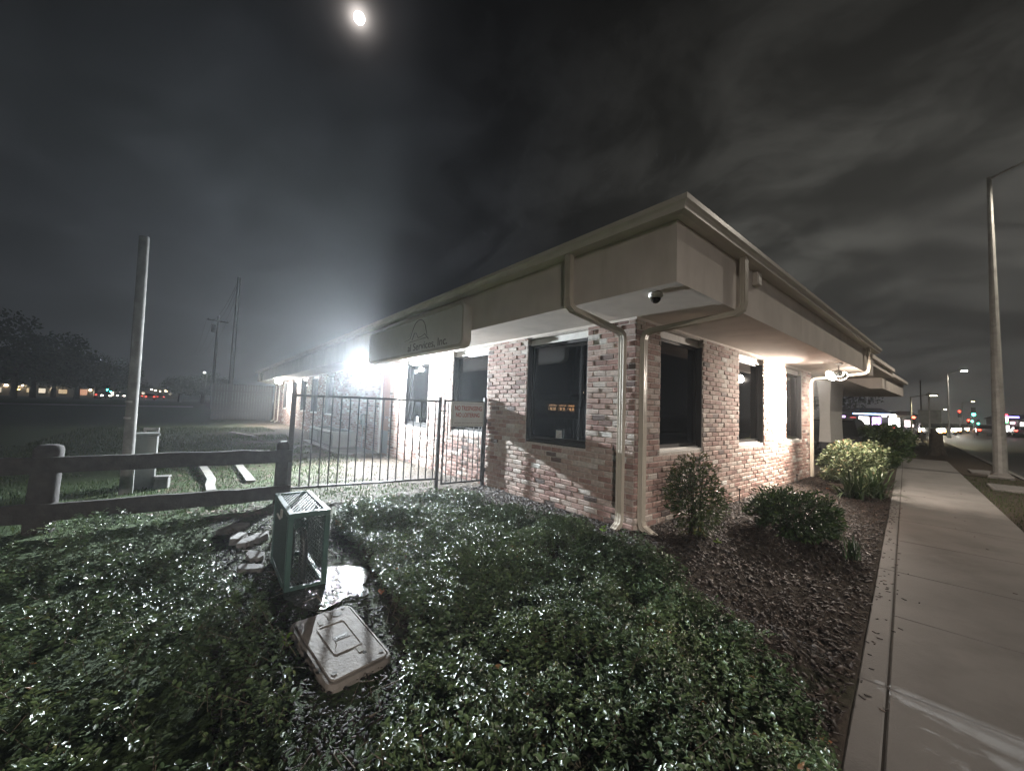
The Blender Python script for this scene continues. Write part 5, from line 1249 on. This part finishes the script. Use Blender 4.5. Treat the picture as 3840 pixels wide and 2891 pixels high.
house('small house with orange lit front left of the signal', (-27.2, 158, 0), 6.5, 8, 2.6, M['building'], [(-1.2, 1.5, 1.8, 1.6, (1, .5, .3), .8), (1.4, 1.3, 1.0, 1.6, Wc, .9)], R(9), group='houses across the field', lamps=[(.2, 2.2, .22, (1, .85, .6), 30)])
house('house with two white lights at the far left edge', (-42, 146, 0), 12, 8, 2.8, M['building'], [(1.5, 1.3, 1.5, 1.2, Wc, .8), (4.0, 1.3, 1.0, 1.4, (.9, 1, .9), .6)], R(14), group='houses across the field', lamps=[(2.8, 2.5, .30, (1, .8, .6), 25), (4.6, 2.0, .24, Wc, 35), (5.4, 2.6, .20, Wc, 25)])
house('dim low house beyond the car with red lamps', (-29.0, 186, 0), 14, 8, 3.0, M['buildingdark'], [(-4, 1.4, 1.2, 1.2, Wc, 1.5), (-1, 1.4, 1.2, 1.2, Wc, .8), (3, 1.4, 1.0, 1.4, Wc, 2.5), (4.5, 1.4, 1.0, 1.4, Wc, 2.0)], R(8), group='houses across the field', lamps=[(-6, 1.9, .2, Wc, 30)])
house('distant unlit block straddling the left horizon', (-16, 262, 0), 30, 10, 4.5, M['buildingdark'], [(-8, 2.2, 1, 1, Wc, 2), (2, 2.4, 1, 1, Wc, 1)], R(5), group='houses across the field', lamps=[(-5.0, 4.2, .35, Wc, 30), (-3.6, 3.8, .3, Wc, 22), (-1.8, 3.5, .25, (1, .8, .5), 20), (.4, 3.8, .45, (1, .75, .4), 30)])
house('assumed house out of view across the side field whose orange windows mirror in the corner window', (-42, 42, 0), 14, 8, 2.9, M['buildingdark'], [(-2.6, 1.75, 1.1, .9, (1, .5, .2), 7), (-1.2, 1.75, 1.2, .9, (1, .55, .25), 9), (.4, 1.75, 1.3, .9, (1, .6, .3), 9), (3.6, 1.5, .7, 1.5, (.7, .85, 1), 6), (4.8, 1.7, .6, .9, (.7, .85, 1), 4)], R(45), group='houses across the field', lamps=[(-4.4, 4.4, .2, Am, 30)])  # out of view; assumed, and placed for the orange reflection in the pane
# lit strip of car park under the oaks
mb = MB(); mb.add([(-70, 128, .06), (0, 140, .06), (0, 152, .06), (-70, 144, .06)], [(0, 1, 2, 3)]); setp(mb.build('parking_lot', M['concrete']), kind='structure')
mb = MB(); mb.add([(-40, 44, .045), (-4, 58, .045), (-4, 66, .045), (-40, 50, .045)], [(0, 1, 2, 3)]); setp(mb.build('path', M['concrete']), kind='structure')

PU = (.72, .45, 1.0); BL = (.35, .55, 1.0); CY = (.55, .9, 1.0); RD = (1, .12, .12); WH = (1, .97, .95)
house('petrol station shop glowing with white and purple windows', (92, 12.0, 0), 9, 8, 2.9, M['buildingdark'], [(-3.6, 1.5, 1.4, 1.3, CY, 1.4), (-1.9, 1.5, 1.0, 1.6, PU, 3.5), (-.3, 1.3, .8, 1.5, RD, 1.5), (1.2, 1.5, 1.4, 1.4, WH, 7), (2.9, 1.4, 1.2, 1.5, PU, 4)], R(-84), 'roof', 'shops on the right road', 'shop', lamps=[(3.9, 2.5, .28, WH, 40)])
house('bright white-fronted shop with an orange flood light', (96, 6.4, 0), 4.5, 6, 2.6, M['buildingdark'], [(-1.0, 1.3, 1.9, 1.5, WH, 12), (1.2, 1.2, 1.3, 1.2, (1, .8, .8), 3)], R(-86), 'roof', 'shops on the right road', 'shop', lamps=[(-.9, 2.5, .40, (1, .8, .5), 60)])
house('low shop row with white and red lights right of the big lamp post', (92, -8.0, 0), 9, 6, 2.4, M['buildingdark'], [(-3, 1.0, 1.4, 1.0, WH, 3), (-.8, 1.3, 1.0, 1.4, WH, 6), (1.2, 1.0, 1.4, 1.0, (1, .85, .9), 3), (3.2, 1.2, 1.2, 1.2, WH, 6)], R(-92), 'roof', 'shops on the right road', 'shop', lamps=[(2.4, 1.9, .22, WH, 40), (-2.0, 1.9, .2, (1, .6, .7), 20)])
gc = thing('fuel_canopy', 'petrol canopy with a blue lit edge over the pumps', 'canopy', (94, 9.9, 0), R(-84))
m = MB(); m.cbox(-2.6, 2.6, -2, 2, 2.55, 2.85, b=.03); m.build('canopy_roof', M['white'], gc)
m = MB(); m.cbox(-2.62, 2.62, -2.06, -2.01, 2.62, 2.8, b=.01); m.build('edge_light', emat('blue edge glow', BL, 9), gc)
m = MB(); m.cbox(-2.2, 2.2, -1.6, 1.6, 2.5, 2.548, b=.01); m.build('canopy_light', emat('canopy light glow', CY, 5), gc)
for x in (-1.7, 0, 1.7): m = MB(); m.cbox(x-.16, x+.16, -.16, .16, -.3, 2.499, b=.02); m.build('canopy_post', M['white'], gc)
pl = thing('pylon_sign', 'tall white lit pylon sign with blue top and red base', 'sign', (90.7, 6.7, 0), R(-86))
m = MB(); m.cbox(-.16, .16, -.1, .1, .55, 2.1, b=.02); m.build('pylon_face', emat('white pylon glow', (.95, .95, 1), 14), pl)
m = MB(); m.cbox(-.2, .2, -.1, .1, 2.11, 2.4, b=.02); m.build('pylon_top', emat('blue pylon glow', (.15, .25, 1), 8), pl)
m = MB(); m.cbox(-.2, .2, -.1, .1, .2, .54, b=.02); m.build('pylon_bottom', emat('red pylon glow', (1, .06, .06), 8), pl)
m = MB(); m.cbox(-.1, .1, -.08, .08, -.3, .199, b=.02); m.build('pylon_foot', M['steel'], pl)
pg = thing('price_sign', 'red white and green lit sign beside the big lamp post', 'sign', (86.1, -5.1, 0), R(-92))
for (z0, z1, col, st, nm) in ((2.7, 3.05, (1, .05, .08), 12, 'red_panel'), (2.1, 2.69, (1, .9, .85), 12, 'white_panel'), (1.8, 2.09, (.15, 1, .25), 8, 'green_panel')):
    m = MB(); m.cbox(-.3, .3, -.1, .1, z0, z1, b=.02); m.build(nm, emat(nm+' glow', col, st), pg)
m = MB(); m.cbox(.35, 1.3, -.1, .1, 2.55, 2.8, b=.02); m.build('blue_panel', emat('blue panel glow', (.3, .25, 1), 5), pg); m = MB(); m.cbox(-.08, .08, -.06, .06, -.3, 1.799, b=.01); m.build('sign_pole', M['steel'], pg)
# dark board fence at the far end of the long wall, utility poles with wires
bf_ = thing('board_fence', 'dark grey board fence closing the far end of the long wall', 'fence', (-3.1, 26.4, 0))
m = MB()
for i in range(22): m.box(i*.14, i*.14+.134, -.012, .012, .03, 2.2+.01*rnd.random())
m.build('boards', M['iron'], bf_); m = MB(); m.cbox(0, 3.08, .013, .06, .5, .6, b=.005); m.cbox(0, 3.08, .013, .06, 1.7, 1.8, b=.005); m.build('fence_rail', M['wood'], bf_)
def upole(label, loc, hh, trans=False):
    t = thing('utility_pole', label, 'utility pole', loc, R(15), 'utility poles')
    m = MB(); m.tube([(0, 0, -.3), (0, 0, hh*.5), (0, 0, hh)], [.17, .14, .10], n=12); m.build('pole_shaft', M['wood'], t, smooth=True)
    if trans: m = MB(); m.cbox(-1.1, 1.1, -.05, .05, hh-.7, hh-.58, b=.01); m.build('crossarm', M['wood'], t)
    for x in ((-1.0, -.4, .4, 1.0) if trans else (-.1, .1)): m = MB(); m.cyl((x, 0, hh-.58), (x, 0, hh-.44), .04, .03, n=8); m.build('insulator', M['greybox'], t)
    if trans: m = MB(); m.cyl((-.38, 0, hh-2.1), (-.38, 0, hh-1.2), .24, n=16); m.cyl((-.38, 0, hh-1.19), (-.38, 0, hh-1.1), .24, .1, n=16); m.build('transformer', M['greybox'], t, smooth=True)
    return t
upole('utility pole with a round transformer far behind the flood lamp glare', (-2.3, 57.5, 0), 11.5, True)
upole('nearer utility pole without transformer left of the flood lamp', (-1.9, 33.0, 0), 10.5)
pw = MB()
for k in (-1.0, -.4, .4, 1.0):
    for (p0, p1) in (((-1.9+k*.1, 33, 10.05), (-2.4+k, 57.5, 11.05)), ((-2.4+k, 57.5, 11.05), (-4+k, 110, 11.0))):
        a_, b2 = Vector(p0), Vector(p1); pts = [a_.lerp(b2, i/10)-Vector((0, 0, 1.2*4*(i/10)*(1-i/10))) for i in range(11)]; pw.tube(pts, .012, n=5)
o = pw.build('power_lines', M['black']); setp(o, 'thin sagging power lines strung between the utility poles', 'wires')
# service covers on the verge
for (x, y, w_, d2, lab) in ((11.3, -2.95, .55, .30, 'larger pale concrete service cover on the verge before the lamp post'), (15.6, -2.55, .5, .25, 'pale concrete cover on the verge behind the lamp post')):
    t = thing('service_cover', lab, 'cover', (x, y, -.175), ROADA, 'concrete covers on the verge'); m = MB(); m.cbox(-w_, w_, -d2, d2, -.05, .045, b=.012); m.build('cover_frame', M['concrete'], t); m = MB(); m.cbox(-w_+.06, w_-.06, -d2+.05, d2-.05, .0452, .055, b=.006); m.build('cover_plate', M['stone'], t)

# ---------------------------------------------------------------- moon, haze
mo_ = bpy.data.meshes.new('moon'); bm = bmesh.new(); bmesh.ops.create_uvsphere(bm, u_segments=32, v_segments=16, radius=21.0); bm.to_mesh(mo_); bm.free()
mo_.materials.append(emat('moonlight', (1, .98, .95), 12)); moon = bpy.data.objects.new('moon', mo_); COL.objects.link(moon); moon.location = MOON*2200
setp(moon, 'bright full moon glowing through thin cloud', 'moon')
hz = MB(); hz.box(-90, 330, -120, 330, -2, 60)  # mist volume added to imitate the glare glow around the lamps
def hazemat():
    m = bpy.data.materials.new('added lamp glow haze'); m.use_nodes = True; t = m.node_tree; t.nodes.clear()
    o_ = nd(t, 'ShaderNodeOutputMaterial'); v = nd(t, 'ShaderNodeVolumePrincipled')
    v.inputs['Color'].default_value = (.90, .95, 1.0, 1); v.inputs['Density'].default_value = 0.0022; v.inputs['Anisotropy'].default_value = 0.66
    t.links.new(v.outputs[0], o_.inputs['Volume']); return m
ho = hz.build('glow_haze', hazemat()); setp(ho, kind='stuff')
ho.display_type = 'WIRE'
